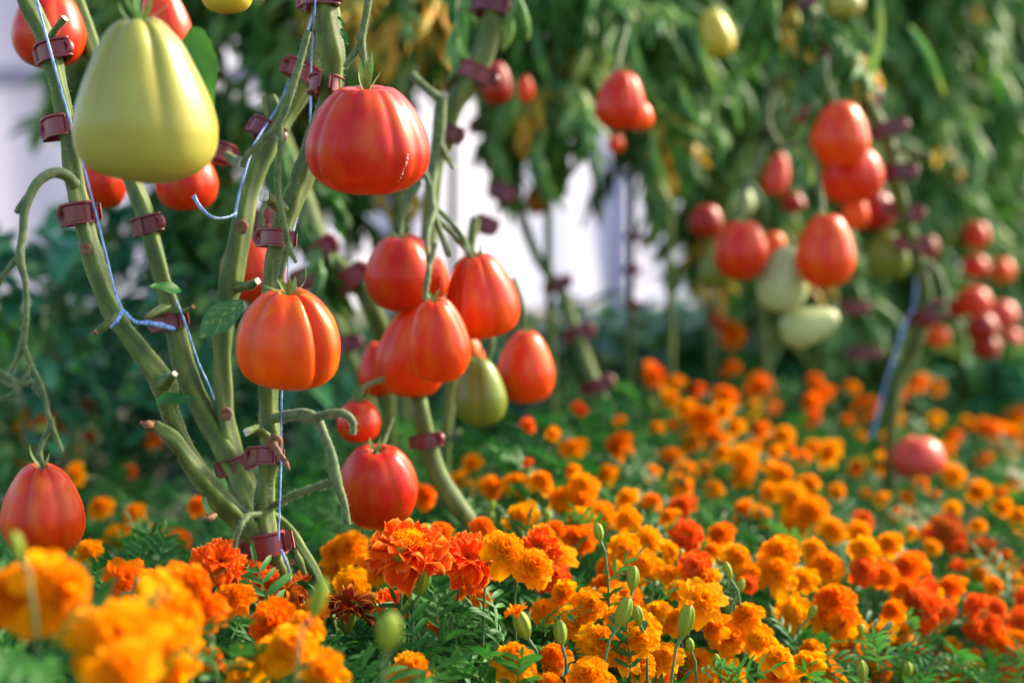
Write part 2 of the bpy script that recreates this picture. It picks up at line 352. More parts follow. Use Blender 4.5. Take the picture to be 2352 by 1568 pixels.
# bed top surface, from where the flower heads stand
hp = []
for u, v, w_, c in FL:
    d = depth(u, v); p = P(u, v, d); hp.append((p.x, p.y, p.z))
hp = np.array(hp)
ctrlw = np.array([list(P(*c)) for c in CTRL])
allp = np.vstack([hp, ctrlw])
def bed_z(x, y):
    x = np.atleast_1d(x)[:, None]; y = np.atleast_1d(y)[:, None]
    q = ((x - allp[:, 0]) ** 2 + (y - allp[:, 1]) ** 2 + .0012) ** -1.5
    return (q * allp[:, 2]).sum(1) / q.sum(1)

# ------------------------------------------------------------------ setting
def ground():
    n = 90; xs = np.linspace(-1, 1, n); xs = np.sign(xs) * np.abs(xs) ** 2.2 * 60
    X, Y = np.meshgrid(xs, xs + 3)
    Z = 0.012 * np.sin(X * 3.1 + .5 * Y) * np.cos(Y * 2.3) * (np.abs(X) < 12)
    mb = MB(); mb.add(np.stack([X, Y, Z], -1).reshape(-1, 3), gridq(n, n)); o = mb.build('ground', MT['soil']); tag(o, kind='structure')
ground()

def box(mb, x0, x1, y0, y1, z0, z1, m=0, bev=0):
    V = [(x, y, z) for z in (z0, z1) for x, y in ((x0, y0), (x1, y0), (x1, y1), (x0, y1))]
    mb.add(V, [(3, 2, 1, 0), (4, 5, 6, 7), (0, 1, 5, 4), (1, 2, 6, 5), (2, 3, 7, 6), (3, 0, 4, 7)], m=m)

def film_wall():
    t = empty('film_wall', (0, 7.5, 0)); tag(t, 'white plastic film wall of the greenhouse far behind the plants', 'wall')
    xs = [-5.2, -4.05, -2.95, -1.75, -.62, .55, 1.7, 2.85, 4.1]
    for i in range(len(xs) - 1):
        nx, nz = 14, 14; x = np.linspace(xs[i] + .06, xs[i + 1] - .06, nx); z = np.linspace(.08, 2.55, nz)
        X, Z = np.meshgrid(x, z); Y = .035 * np.sin(X * 9 + Z * 1.4 + i) + .02 * np.sin(Z * 5 + i * 2)
        mb = MB(); V = np.stack([X, Y, Z], -1).reshape(-1, 3); mb.add(V, gridq(nx, nz)); mb.build('film_panel', MT['film_darker' if i < 3 else 'film'], t)
    for x in xs:
        mb = MB(); box(mb, x - .05, x + .05, -.04, .06, 0, 2.7); mb.build('post', MT['post'], t, smooth=False)
    for z, hw in ((1.28, .05), (2.6, .05)):
        mb = MB(); box(mb, -5.3, 4.2, -.075, -.043, z - hw, z + hw); mb.build('rail', MT['rail'], t, smooth=False)
film_wall()

# ------------------------------------------------------------------ tomatoes
PROF = {
 'beef':  [(0, .40), (.10, .41), (.24, .472), (.46, .472), (.73, .325), (.91, .13), (.99, -.03), (.985, -.17), (.91, -.285), (.76, -.38), (.54, -.452), (.30, -.492), (.12, -.50), (0, -.50)],
 'plump': [(0, .42), (.10, .43), (.28, .495), (.46, .47), (.64, .39), (.86, .235), (.97, .07), (1, -.07), (.95, -.27), (.75, -.41), (.42, -.485), (.15, -.495), (0, -.49)],
 'heart': [(0, .43), (.10, .445), (.24, .495), (.46, .46), (.70, .31), (.91, .08), (1, -.12), (.95, -.30), (.75, -.43), (.45, -.49), (.15, -.50), (0, -.495)],
 'pear':  [(0, .455), (.09, .465), (.24, .5), (.42, .46), (.60, .365), (.76, .22), (.89, .08), (.98, -.06), (1, -.17), (.95, -.30), (.79, -.40), (.5, -.468), (.2, -.497), (0, -.495)],
 'egg':   [(0, .455), (.10, .465), (.24, .495), (.5, .43), (.77, .25), (.95, .03), (1, -.12), (.93, -.28), (.72, -.42), (.42, -.485), (.15, -.5), (0, -.5)],
 'round': [(0, .42), (.10, .435), (.28, .49), (.56, .44), (.83, .27), (.98, .06), (1, -.08), (.92, -.27), (.7, -.42), (.42, -.485), (.15, -.5), (0, -.5)],
}
def tomato_mesh(kind, lobes, seed, rib=.05, deep=(), nphi=96, nz=44):
    rr = random.Random(seed)
    pr = spline(PROF[kind], nz); pr[0, 0] = 0.004; pr[-1, 0] = 0.004
    ph = np.linspace(0, 2 * math.pi, nphi, endpoint=False)
    g = np.zeros(nphi); 
    for k in range(lobes):
        c = (k + rr.uniform(-.35, .35)) * 2 * math.pi / lobes; wd = rr.uniform(.12, .34); dp = rib * rr.uniform(.2, 1.6)
        dd = np.abs((ph - c + math.pi) % (2 * math.pi) - math.pi); g += dp * np.exp(-(dd / wd) ** 1.5)
    for c, wd, dp in deep:
        dd = np.abs((ph - c + math.pi) % (2 * math.pi) - math.pi); g += dp * np.exp(-(dd / wd) ** 1.6)
    lop = 1 + .022 * np.cos(ph - rr.uniform(0, 6)) + .02 * np.cos(2 * ph - rr.uniform(0, 6))
    V = []; ta = []; tb = []
    for k, (r, z) in enumerate(pr):
        s = k / (nz - 1); fade = max(0, math.sin(min(1, s * 1.15 + .02) * math.pi)) ** .6 * (1 - .55 * s) * 1.5
        if s < .15: fade = max(fade, .9)
        if kind == 'pear': fade *= max(0, 1 - s / .8)
        rad = r * lop * (1 - g * fade)
        zz = z - .3 * g * max(0, 1 - s / .5) + .012 * math.sin(3 * s) * np.cos(ph * 2 + seed)
        V.append(np.stack([rad * np.cos(ph), rad * np.sin(ph), np.broadcast_to(zz, ph.shape)], -1)); ta.append(np.full(nphi, s)); tb.append(g * fade)
    mb = MB(); mb.add(np.concatenate(V), [q[::-1] for q in gridq(nphi, nz, True)], np.concatenate(ta), np.concatenate(tb))
    return mb

def sepals(mb, n, L, seed, up=.5, curl=1.0, w=.1):
    rr = random.Random(seed)
    for k in range(n):
        az = k * 2 * math.pi / n + rr.uniform(-.25, .25); l = L * rr.uniform(.75, 1.2); e = up + rr.uniform(-.4, .5); cu = curl * rr.uniform(-.6, 1.3)
        pts = [np.zeros(3)]; el = e; m_ = 9; side = 0; sc_ = rr.uniform(-.15, .15)
        for i in range(m_):
            el += cu * 2.2 / m_ * (1 if i > 2 else -.6); side += sc_ / m_ * 3
            pts.append(pts[-1] + l / m_ * np.array([math.cos(el) * math.cos(az + side), math.cos(el) * math.sin(az + side), math.sin(el)]))
        p = np.array(pts); wid = w * L * np.sin(np.linspace(.35, math.pi, m_ + 1)) ** .8 + .004 * L
        sd = np.array([-math.sin(az), math.cos(az), 0]); up_ = np.array([0, 0, 1.])
        V = []
        for i in range(m_ + 1):
            V += [p[i] - sd * wid[i], p[i] + up_ * wid[i] * -.35, p[i] + sd * wid[i]]
        mb.add(V, gridq(3, m_ + 1), np.repeat(np.linspace(0, 1, m_ + 1), 3))

RED, ORED, OR, DRED, PINK = (.54, .012, .003), (.66, .030, .002), (.78, .060, .002), (.28, .004, .003), (.62, .05, .04)
GRN, GRN2, YEL, PALE = (.33, .30, .05), (.15, .19, .022), (.50, .36, .035), (.42, .48, .20)
#  u, v, w, h, depth, colour, profile, lobes, rib, tilt(x,y deg), spin, attach(u,v,d) or None, label
TOM = [
 (845,322,290,246,1.13,RED,'beef',0,.055,(-9,0),0,[(842,196,1.135),(832,120,1.14),(822,80,1.14)],'largest sharp ribbed red tomato, squat and wide, in front of the main stem','T1'),
 (661,778,232,226,1.09,(.80,.058,.003),'plump',8,.034,(-9,3),40,[(642,672,1.09),(648,620,1.1),(668,560,1.1)],'sharp orange-red tomato with a deep crease on its right side, below the clip','T2'),
 (328,232,338,372,.96,GRN,'pear',10,.13,(-8,2),0,[(320,42,.96),(312,-20,.965),(318,-90,.98)],'big pale yellow-green pear-shaped unripe tomato in the foreground',''),
 (112,62,166,184,1.25,RED,'egg',6,.03,(0,0),20,None,'red tomato in the top left corner, behind the leftmost stem',''),
 (378,52,112,168,1.32,ORED,'egg',5,.05,(-5,-8),50,None,'red tomato peeking out behind the top right of the big green tomato',''),
 (232,416,112,122,1.34,RED,'round',5,.03,(0,0),80,None,'red tomato half hidden below left of the big green tomato',''),
 (428,418,140,132,1.33,RED,'round',6,.03,(0,0),30,None,'red tomato half hidden below right of the big green tomato',''),
 (98,1168,184,212,1.09,ORED,'egg',8,.05,(-7,2),0,[(98,1068,1.06),(92,1035,1.06),(120,970,1.06)],'red egg-shaped tomato low at the left edge above blurred marigolds',''),
 (866,1114,176,190,1.27,RED,'round',8,.035,(-16,0),70,[(875,1030,1.29),(900,960,1.31)],'round red tomato hanging lowest, right of the main stem near the marigolds',''),
 (825,966,100,96,1.3,RED,'round',3,.01,(-5,0),0,[(822,925,1.3),(835,890,1.31),(880,870,1.33)],'small round red cherry-like tomato just above the lowest red tomato',''),
 (925,626,172,172,1.36,RED,'round',7,.03,(-7,-3),10,[(918,548,1.36),(925,490,1.37),(965,420,1.38)],'red tomato at the top left of the middle cluster',''),
 (1106,678,172,192,1.36,ORED,'heart',8,.05,(-10,-8),60,[(1080,592,1.35),(1060,540,1.36),(1005,480,1.37)],'ribbed red tomato at the top right of the middle cluster',''),
 (1006,780,146,194,1.28,ORED,'egg',6,.05,(-12,-5),20,[(982,690,1.29),(980,640,1.3),(1000,560,1.31)],'orange-red tomato at the front of the middle cluster',''),
 (950,806,162,210,1.36,ORED,'egg',7,.05,(-6,8),100,None,'large red tomato tucked behind the front tomato of the middle cluster',''),
 (867,848,86,126,1.5,RED,'egg',4,.02,(0,0),0,None,'red tomato at the lower left of the middle cluster, partly hidden',''),
 (1080,832,72,120,1.52,OR,'egg',4,.02,(0,-5),0,None,'orange tomato half hidden behind the middle cluster, above the green one',''),
 (1102,900,116,158,1.46,GRN2,'egg',5,.04,(0,-4),0,[(1120,825,1.46),(1130,780,1.46),(1130,700,1.48)],'olive green unripe tomato at the bottom of the middle cluster',''),
 (1209,842,128,166,1.5,ORED,'egg',5,.02,(-4,0),0,[(1205,762,1.5),(1200,700,1.5),(1180,640,1.52)],'smooth orange-red egg-shaped tomato right of the middle cluster',''),
 (1008,640,44,96,1.5,ORED,'egg',4,.02,(0,0),0,None,'narrow slice of red tomato seen between the two upper cluster tomatoes',''),
 (582,620,142,150,1.42,RED,'round',5,.02,(0,0),0,None,'blurred red tomato behind two stems, above left of the orange-red tomato',''),
 (732,640,66,66,1.8,OR,'round',4,.02,(0,0),0,None,'small blurred orange tomato right of the main stem clips',''),
 (1425,232,112,134,1.75,RED,'egg',5,.04,(0,6),0,[(1415,170,1.75),(1420,140,1.76),(1440,60,1.8)],'blurred red tomato hanging alone in the upper middle leaves',''),
 (1468,262,60,76,1.79,OR,'egg',4,.03,(0,-20),0,None,'orange tomato touching the right side of the lone upper red tomato',''),
 (1414,330,36,40,2.0,ORED,'round',3,.01,(0,0),0,None,'tiny blurred red tomato just under the lone upper red tomato',''),
 (1140,192,70,98,1.9,DRED,'egg',5,.03,(0,0),0,None,'dark red blurred tomato behind the upper thick stem with clips',''),
 (1207,205,36,60,2.0,ORED,'egg',4,.02,(0,0),0,None,'thin red blurred tomato right of the dark red one at the top',''),
 (1929,308,130,146,1.85,ORED,'egg',5,.03,(-4,3),0,[(1925,240,1.85),(1900,190,1.86),(1895,130,1.88)],'topmost red tomato of the right cluster',''),
 (1958,400,136,132,1.92,RED,'round',6,.03,(0,-5),0,None,'red tomato directly below the topmost one of the right cluster',''),
 (1783,400,60,98,2.2,PINK,'egg',4,.02,(0,12),0,None,'pinkish slanting tomato left of the right cluster',''),
 (1820,466,56,46,2.2,DRED,'round',4,.02,(0,0),0,None,'small dark red tomato under the pinkish slanting tomato',''),
 (1622,508,76,78,2.0,DRED,'round',5,.02,(0,0),0,None,'dark red tomato above left of the low right cluster',''),
 (1702,574,122,136,1.84,RED,'round',5,.03,(-4,0),0,[(1705,510,1.85),(1710,440,1.87),(1760,330,1.9)],'round red tomato at the left of the low right cluster',''),
 (1897,576,130,168,1.8,ORED,'egg',6,.02,(-5,0),0,[(1893,495,1.8),(1880,420,1.83),(1860,300,1.86)],'tall smooth red tomato at the centre of the right side',''),
 (1802,640,116,152,1.86,PALE,'egg',6,.03,(-6,10),0,None,'pale green unripe tomato between two red ones on the right',''),
 (1647,612,82,106,1.95,GRN2,'egg',5,.03,(0,0),0,None,'dull green tomato behind the left of the low right cluster',''),
 (1860,746,92,134,1.9,PALE,'pear',6,.04,(0,72),0,None,'pale green pear-shaped tomato lying sideways at the bottom right cluster',''),
 (2040,586,98,106,2.05,GRN2,'round',6,.03,(0,0),0,None,'green tomato beside the far right stem',''),
 (2010,484,90,92,2.05,DRED,'round',5,.03,(0,0),0,None,'dark red tomato low at the right, beside the clipped stem',''),
 (1965,486,60,80,2.0,OR,'egg',5,.03,(0,0),0,None,'orange tomato hidden under the pair at the right',''),
 (1778,562,54,58,2.0,OR,'round',4,.02,(0,0),0,None,'orange tomato seen in the gap of the low right cluster',''),
 (2132,568,44,52,2.4,DRED,'round',3,.01,(0,0),0,None,'small dark red tomato just right of the far right stem clip',''),
 (2242,540,60,60,2.6,RED,'round',3,.01,(0,0),0,None,'uppermost small red tomato at the far right',''),
 (2240,612,60,52,2.6,RED,'round',3,.01,(0,0),0,None,'second small red tomato from the top at the far right',''),
 (2236,692,78,66,2.5,RED,'round',3,.01,(0,0),0,None,'red tomato topping the far right bunch',''),
 (2256,752,72,66,2.4,DRED,'round',3,.01,(0,0),0,None,'dark red tomato in the middle of the far right bunch',''),
 (2302,722,66,62,2.6,PINK,'round',3,.01,(0,0),0,None,'pinkish tomato at the right side of the far right bunch',''),
 (2264,796,62,56,2.5,DRED,'round',3,.01,(0,0),0,None,'lowest dark red tomato of the far right bunch',''),
 (2322,782,52,54,2.7,PINK,'round',3,.01,(0,0),0,None,'pinkish tomato lowest right in the far right bunch',''),
 (2196,708,60,46,2.7,DRED,'round',3,.01,(0,0),0,None,'dark red tomato at the left side of the far right bunch',''),
 (2300,622,56,56,2.9,OR,'round',4,.02,(0,0),0,None,'orange tomato at the far right edge above the bunch',''),
 (2108,1050,122,96,1.95,PINK,'round',8,.04,(0,0),0,None,'pinkish red tomato sitting low among the marigolds at the right',''),
 (1646,734,42,48,2.6,RED,'round',3,.01,(0,0),0,None,'small red tomato above the highest far marigold',''),
 (2156,772,52,50,2.5,OR,'round',3,.01,(0,0),0,None,'small orange tomato under the last clip of the far right stem',''),
 (1232,460,58,66,2.4,(.45,.10,.01),'round',5,.02,(0,0),0,None,'brownish orange tomato hidden in the middle leaves',''),
 (1642,78,84,110,2.1,YEL,'pear',5,.02,(0,-10),0,None,'yellow tomato blurred near the top right of centre',''),
 (522,-16,112,92,1.2,YEL,'round',5,.03,(0,0),0,None,'yellow-green tomato cut off by the top edge',''),
 (1940,8,80,64,2.2,GRN,'round',4,.02,(0,0),0,None,'yellow-green tomato at the top edge above the right cluster',''),
 (1712,464,44,56,2.1,PALE,'egg',4,.02,(0,0),0,None,'small pale green tomato above the round red right one',''),
]
tomato_cache = {}
for i, (u, v, w_, h_, d, col, prof, lob, rib, tilt, spin, att, label, flag) in enumerate(TOM):
    c = P(u, v, d); t = empty('tomato', c)
    kind = 'green tomatoes hanging on the plants' if col in (GRN, GRN2, YEL, PALE) else 'ripe tomatoes hanging on the plants'
    tag(t, label, 'tomato', kind)
    W, H = px(w_, d) * (1.0 if prof == 'pear' else 1.035), px(h_, d)
    deep = ((R(-42), .12, .20), (R(-75), .25, .05), (R(-130), .2, .06), (R(120), .2, .1)) if flag == 'T2' else tuple((R(-90 + a_), w__, d__) for a_, w__, d__ in ((-74,.18,.04),(-50,.13,.05),(-30,.16,.025),(-12,.13,.045),(13,.18,.02),(30,.12,.04),(55,.15,.045),(75,.2,.03),(100,.2,.05),(140,.2,.05),(180,.2,.05),(220,.2,.05))) if flag == 'T1' else ()
    big = w_ > 140
    mb = tomato_mesh(prof, lob, i * 7 + 3, rib, deep, 128 if big else 56, 64 if big else 28)
    rot = Matrix.Rotation(R(tilt[1]), 4, 'Y') @ Matrix.Rotation(R(-tilt[0]), 4, 'X')
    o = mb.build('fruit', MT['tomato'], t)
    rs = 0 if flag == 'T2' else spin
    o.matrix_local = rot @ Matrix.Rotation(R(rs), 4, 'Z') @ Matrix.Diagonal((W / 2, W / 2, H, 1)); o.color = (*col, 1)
    top = rot @ Vector((0, 0, H * (.425 if prof == 'beef' else .455)))
    if w_ > 90 and (att or w_ > 120):
        sm = MB(); sepals(sm, 6, px(84 if i == 0 else 76 if i < 3 else 52, 1.13), i + 4, 1.0 if i == 0 else .6, .3 if i == 0 else .8, .085)
        s = sm.build('calyx', MT['sepal'], t); s.location = top; s.rotation_euler = rot.to_euler()
    if att:
        pts = [(*top, px(5, d))] + [(*(P(a, b, dd) - c), px(5.5 if k < 1 else 6.5, dd)) for k, (a, b, dd) in enumerate(att)]
        s = spline(pts, 16); pm = MB(); tube(pm, s[:, :3], s[:, 3] * (1 + .25 * np.exp(-((np.linspace(0, 1, 16) - .55) / .06) ** 2)), 8); pm.build('pedicel', MT['truss'], t)
    if flag == 'T1':                      # row of pale scar dots on the lower right
        sm = MB()
        for k, (ou, ov, r_) in enumerate([(98,36,2.6),(97,44,3.4),(95,54,3.0),(93,60,1.2),(90,66,1.0),(88,72,1.2),(86,78,2.0),(82,86,1.4),(77,93,.8)]):
            x = px(ou, d); z = -px(ov, d); rr_ = W / 2 * (1 - .10 * (ov / 93.) ** 2); y = -math.sqrt(max(1e-6, rr_ ** 2 - x ** 2))
            sph = np.linspace(0, 2 * math.pi, 8, endpoint=False); nx_ = Vector((x, y, z * .4)).normalized(); tx = Vector((-nx_.y, nx_.x, 0)).normalized(); ty = nx_.cross(tx)
            cpt = Vector((x, y, z)) + nx_ * .0006; r0 = px(r_, d)
            V = [cpt + tx * math.cos(a) * r0 * f + ty * math.sin(a) * r0 * 1.3 * f + nx_ * (.0012 * (1 - f)) for f in (1, .4) for a in sph]
            sm.add([list(q) for q in V], [(a, (a + 1) % 8, 8 + (a + 1) % 8, 8 + a) for a in range(8)] + [(8, 10, 12, 14), (8, 9, 10, 10) , ][:1])
        sm.build('scar_dots', MT['pith'], t)

# ------------------------------------------------------------------ stems, trusses
def fuzz(mb, pts, rad, dens=2600, L=.0016, m=1):
    """short pale hairs standing off a stem"""
    pts = np.asarray(pts); T, N, B = frames(pts); seg = np.linalg.norm(np.diff(pts, axis=0), axis=1); tot = seg.sum()
    n = int(tot * dens); k = nr.rand(n) * (len(pts) - 1.001); i = k.astype(int); f = (k - i)[:, None]
    c = pts[i] * (1 - f) + pts[i + 1] * f; r = (np.asarray(rad)[i])[:, None]
    a = nr.rand(n)[:, None] * 2 * math.pi; nn = N[i] * np.cos(a) + B[i] * np.sin(a)
    base = c + nn * r * .95; side = T[i] * .00009
    l = (L * (.5 + nr.rand(n)))[:, None]; dr = nn + T[i] * (nr.rand(n)[:, None] - .5) * .8
    tip = base + dr * (l + r * .05)
    V = np.stack([base - side, base + side, tip + side * .3, tip - side * .3], 1).reshape(-1, 3)
    mb.add(V, np.arange(n * 4).reshape(-1, 4), 0, 0, m)

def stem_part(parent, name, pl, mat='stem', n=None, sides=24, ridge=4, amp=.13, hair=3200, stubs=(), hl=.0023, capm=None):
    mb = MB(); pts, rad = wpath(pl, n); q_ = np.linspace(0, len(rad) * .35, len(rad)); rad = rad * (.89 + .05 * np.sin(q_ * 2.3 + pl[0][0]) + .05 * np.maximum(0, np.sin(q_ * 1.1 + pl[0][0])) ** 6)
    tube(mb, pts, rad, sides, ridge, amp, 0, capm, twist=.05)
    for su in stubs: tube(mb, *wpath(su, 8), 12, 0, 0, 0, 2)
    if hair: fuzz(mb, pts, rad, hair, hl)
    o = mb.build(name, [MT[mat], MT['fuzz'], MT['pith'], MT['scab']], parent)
    return o

def knot(parent, u, v, d, r, mat='scab', name='leaf_scar'):
    """dried ring where a leaf was cut"""
    c = P(u, v, d); mb = MB(); a = np.linspace(0, 2 * math.pi, 14, endpoint=False); V = []
    for f, off in ((1.0, 0), (.95, -.35), (.6, -.45), (.35, -.2), (.1, -.15)):
        V += [[px(r * f * math.cos(q) * (1 + .1 * math.sin(3 * q)), d), px(r, d) * off, px(r * f * 1.1 * math.sin(q), d)] for q in a]
    mb.add(V, gridq(14, 5, True), np.repeat(np.linspace(0, 1, 5), 14)); o = mb.build(name, MT[mat], parent, c); return o

hero = empty('tomato_plant', (0, 0, 0)); base = P(655, 1330, 1.14); 
tag(hero, 'sharp forking tomato plant with thick bare stems left of centre', 'plant', 'tomato plants tied up with twine and clips')
stem_part(hero, 'stem', [(742,-90,1.16,31),(745,0,1.16,31),(758,90,1.16,32),(764,160,1.165,30),(752,240,1.17,27),(722,330,1.18,26),(690,420,1.175,27),(655,500,1.16,27),(632,590,1.15,25),(622,700,1.145,24),
    (618,850,1.14,23),(617,950,1.14,24),(622,1030,1.14,27),(612,1100,1.14,23),(606,1170,1.14,25),(612,1240,1.14,28),(640,1310,1.14,30),(680,1420,1.15,32),(700,1600,1.16,33),(705,2350,1.3,34)], sides=24)
stem_part(hero, 'stem', [(20,-110,1.12,22),(62,0,1.12,22),(105,90,1.12,23),(135,200,1.12,22),(155,310,1.12,22),(172,420,1.12,24),(196,520,1.115,23),(222,620,1.11,24),(262,720,1.11,27),(318,800,1.11,25),(375,880,1.11,30),(392,950,1.115,22),
    (428,1030,1.12,19),(480,1110,1.13,23),(540,1180,1.14,27),(590,1225,1.15,26)], sides=24)
stem_part(hero, 'stem', [(355,975,1.10,15),(400,1010,1.105,19),(450,1080,1.11,22),(500,1145,1.12,26),(560,1205,1.135,30),(600,1250,1.14,28)], sides=18)
stem_part(hero, 'stem', [(150,-60,1.26,22),(240,200,1.26,22),(300,400,1.24,22),(335,500,1.23,22),(366,620,1.22,23),(400,740,1.22,25),(425,850,1.22,26),(470,950,1.22,26),(515,1030,1.21,28),(550,1100,1.2,30),(590,1190,1.18,30)], hair=1200, sides=20)
stem_part(hero, 'stem', [(760,60,1.25,22),(705,180,1.25,26),(655,265,1.25,26),(610,350,1.24,27),(575,430,1.23,25),(552,540,1.22,25),(530,650,1.22,27),(512,760,1.22,25),(512,880,1.22,24),(520,980,1.215,24),(545,1080,1.21,30),(590,1170,1.2,30),(650,1205,1.2,17),(690,1260,1.19,16),(728,1330,1.19,15),(760,1420,1.2,15),(790,1560,1.22,15)], hair=1200, sides=20)
stem_part(hero, 'side_shoot', [(628,345,1.25,10),(625,270,1.255,20),(620,225,1.26,22)], capm=2, hair=600, sides=14)
stem_part(hero, 'side_shoot', [(112,95,1.115,10),(128,68,1.11,9),(150,42,1.105,10)], capm=2, hair=800, sides=14)
stem_part(hero, 'side_shoot', [(650,480,1.15,16),(625,462,1.13,14),(606,450,1.115,14)], capm=2, hair=900, sides=14)
stem_part(hero, 'side_shoot', [(280,715,1.11,16),(250,742,1.1,11),(222,762,1.095,7)], capm=3, hair=800, sides=12)
stem_part(hero, 'side_shoot', [(375,880,1.10,22),(392,868,1.09,13),(402,858,1.085,8)], capm=2, hair=800, sides=12)
stem_part(hero, 'side_shoot', [(612,1000,1.13,12),(590,985,1.12,11),(566,992,1.11,10)], capm=2, hair=1500, sides=12)
stem_part(hero, 'side_shoot', [(535,660,1.22,14),(575,655,1.2,12),(592,645,1.19,9)], capm=2, hair=300, sides=12)
stem_part(hero, 'side_shoot', [(395,700,1.22,14),(350,722,1.2,10),(334,728,1.19,7)], capm=3, hair=300, sides=12)
stem_part(hero, 'side_shoot', [(405,715,1.21,10),(430,712,1.2,6),(444,704,1.19,5)], 'stem', capm=3, hair=300, sides=12)
stem_part(hero, 'side_shoot', [(560,380,1.24,18),(540,370,1.26,14),(520,355,1.27,10)], capm=2, hair=300, sides=12)
# bare fruit trusses
def truss(pls, n=None, hair=2600):
    mb = MB()
    for pl in pls:
        pts, rad = wpath(pl, n); tube(mb, pts, rad * (1 + .08 * nr.rand(len(rad))), 10); fuzz(mb, pts, rad, hair, .0018)
    return mb.build('truss', [MT['truss'], MT['fuzz']], hero)
truss([[(172,425,1.10,14),(150,402,1.09,13),(118,398,1.08,12),(82,425,1.07,11),(58,480,1.06,10),(52,540,1.055,9),(46,592,1.05,10),(58,650,1.05,7),(60,720,1.05,7),(52,790,1.05,8),(36,830,1.05,5),(26,855,1.05,5)],
  [(60,455,1.065,8),(42,482,1.06,7),(38,490,1.06,5)],[(44,590,1.05,8),(20,615,1.05,6),(-10,660,1.05,6)],[(54,790,1.05,7),(72,840,1.05,6),(95,885,1.05,6),(110,950,1.05,6),(118,975,1.05,7),(98,1010,1.05,5),(88,1045,1.05,5)],
  [(118,975,1.05,6),(132,1010,1.05,5),(142,1038,1.05,4)],[(70,850,1.05,4),(80,890,1.05,4),(98,915,1.05,4)]])
truss([[(708,72,1.08,8),(690,140,1.08,8),(672,200,1.08,9),(655,255,1.08,8),(634,292,1.08,8),(600,325,1.08,7),(566,360,1.08,7),(556,384,1.08,7)],[(642,280,1.08,7),(645,330,1.08,7),(638,400,1.08,7),(642,460,1.08,7),(656,530,1.08,7),(662,565,1.085,8),(680,602,1.08,4)],
  [(662,560,1.085,6),(650,600,1.09,6),(644,660,1.09,6)],[(672,200,1.08,5),(658,222,1.08,4),(652,238,1.08,4)],[(608,468,1.1,6),(600,490,1.09,5),(602,520,1.09,6)]])
truss([[(850,-80,1.14,10),(846,0,1.14,9),(836,60,1.14,8),(830,100,1.14,10),(838,150,1.14,7),(843,200,1.14,6)],[(830,100,1.14,7),(812,125,1.14,7),(792,155,1.14,6)]])
truss([[(628,960,1.13,12),(660,955,1.12,13),(700,952,1.1,14),(728,965,1.095,13),(745,1000,1.09,10),(762,1045,1.09,11),(768,1085,1.09,14),(778,1120,1.09,11),(792,1160,1.09,8),(798,1204,1.09,9)],
  [(722,960,1.095,11),(755,950,1.08,9),(790,950,1.07,9),(810,968,1.07,8),(810,998,1.07,7)],[(768,1105,1.09,9),(720,1120,1.1,8),(670,1138,1.12,8),(630,1160,1.14,8)]])
truss([[(600,1180,1.12,7),(570,1185,1.11,7),(552,1208,1.1,7),(542,1240,1.1,6),(538,1262,1.1,6)]])
truss([[(1013,225,1.4,14),(1008,300,1.4,15),(1000,370,1.4,14),(992,440,1.38,9),(1000,500,1.36,8),(1016,545,1.35,7),(1030,590,1.35,6)],[(1010,330,1.4,9),(1025,360,1.4,7),(1042,388,1.4,6)],[(992,440,1.38,7),(970,400,1.38,8),(930,470,1.38,8)],[(1000,480,1.36,7),(982,540,1.33,6),(985,620,1.3,6),(975,690,1.29,6)],[(1002,500,1.36,7),(1060,560,1.36,6),(1080,590,1.36,6)],[(1012,230,1.4,12),(975,200,1.4,10),(945,170,1.4,9)]], hair=500)
truss([[(0,870,1.03,6),(24,885,1.03,6),(45,880,1.03,9)],[(-6,850,1.03,5),(45,880,1.03,7),(78,876,1.03,4)],[(0,915,1.03,5),(30,905,1.03,6),(45,880,1.03,7)],[(45,880,1.03,6),(62,860,1.03,5),(66,835,1.03,4)]])
for a in ((198,572,1.095,13),(556,522,1.20,15),(520,950,1.2,15),(632,1016,1.115,18),(486,1188,1.12,10),(672,1290,1.12,8),(335,975,1.09,8)): knot(hero, *a)
# dry brown stub hanging over a clip
for rows, n_, k_ in (([(630,1020,1.11,8),(640,1040,1.10,7),(655,1060,1.09,6),(664,1078,1.09,3)],10,.5), ([(634,1025,1.105,5),(650,1050,1.09,4),(660,1056,1.085,3)],8,.5),
                     ([(352,976,1.10,13),(335,974,1.09,7),(322,970,1.09,3)],8,.5), ([(222,762,1.09,7),(214,766,1.09,5)],5,0), ([(495,1182,1.1,7),(480,1190,1.09,5),(470,1188,1.09,3)],7,.6)):
    mb = MB(); tube(mb, *wpath(rows, n_), 8, knob=k_); mb.build('dry_stub', MT['scab'], hero)

# broad leaves on the hero plant
def leaf_mesh(L, W, curl=.25, fold=.25, nu=9, nv=14, wav=.03, seed=0, serr=.04, tipc=.75):
    s = np.linspace(-1, 1, nu); t = np.linspace(0, 1, nv); V = []; ta = []; tb = []
    for j, q in enumerate(t):
        wd = W / 2 * (math.sin(math.pi * q ** tipc) ** .75 if 0 < q < 1 else .02) * (1 + serr * math.sin(q * 40 + seed))
        for x in s:
            z = fold * abs(x) * wd + wav * L * math.sin(q * 9 + x * 2 + seed) * abs(x) - curl * L * q * q
            V.append((x * wd, q * L, z)); ta.append(q); tb.append(x)
    return np.array(V), gridq(nu, nv), np.array(ta), np.array(tb)
def orient(base, tip, nrm):
    y = (Vector(tip) - Vector(base)).normalized(); z = Vector(nrm); z = (z - y * z.dot(y)).normalized(); x = y.cross(z)
    m = Matrix((x, y, z)).transposed().to_4x4(); m.translation = Vector(base); return m
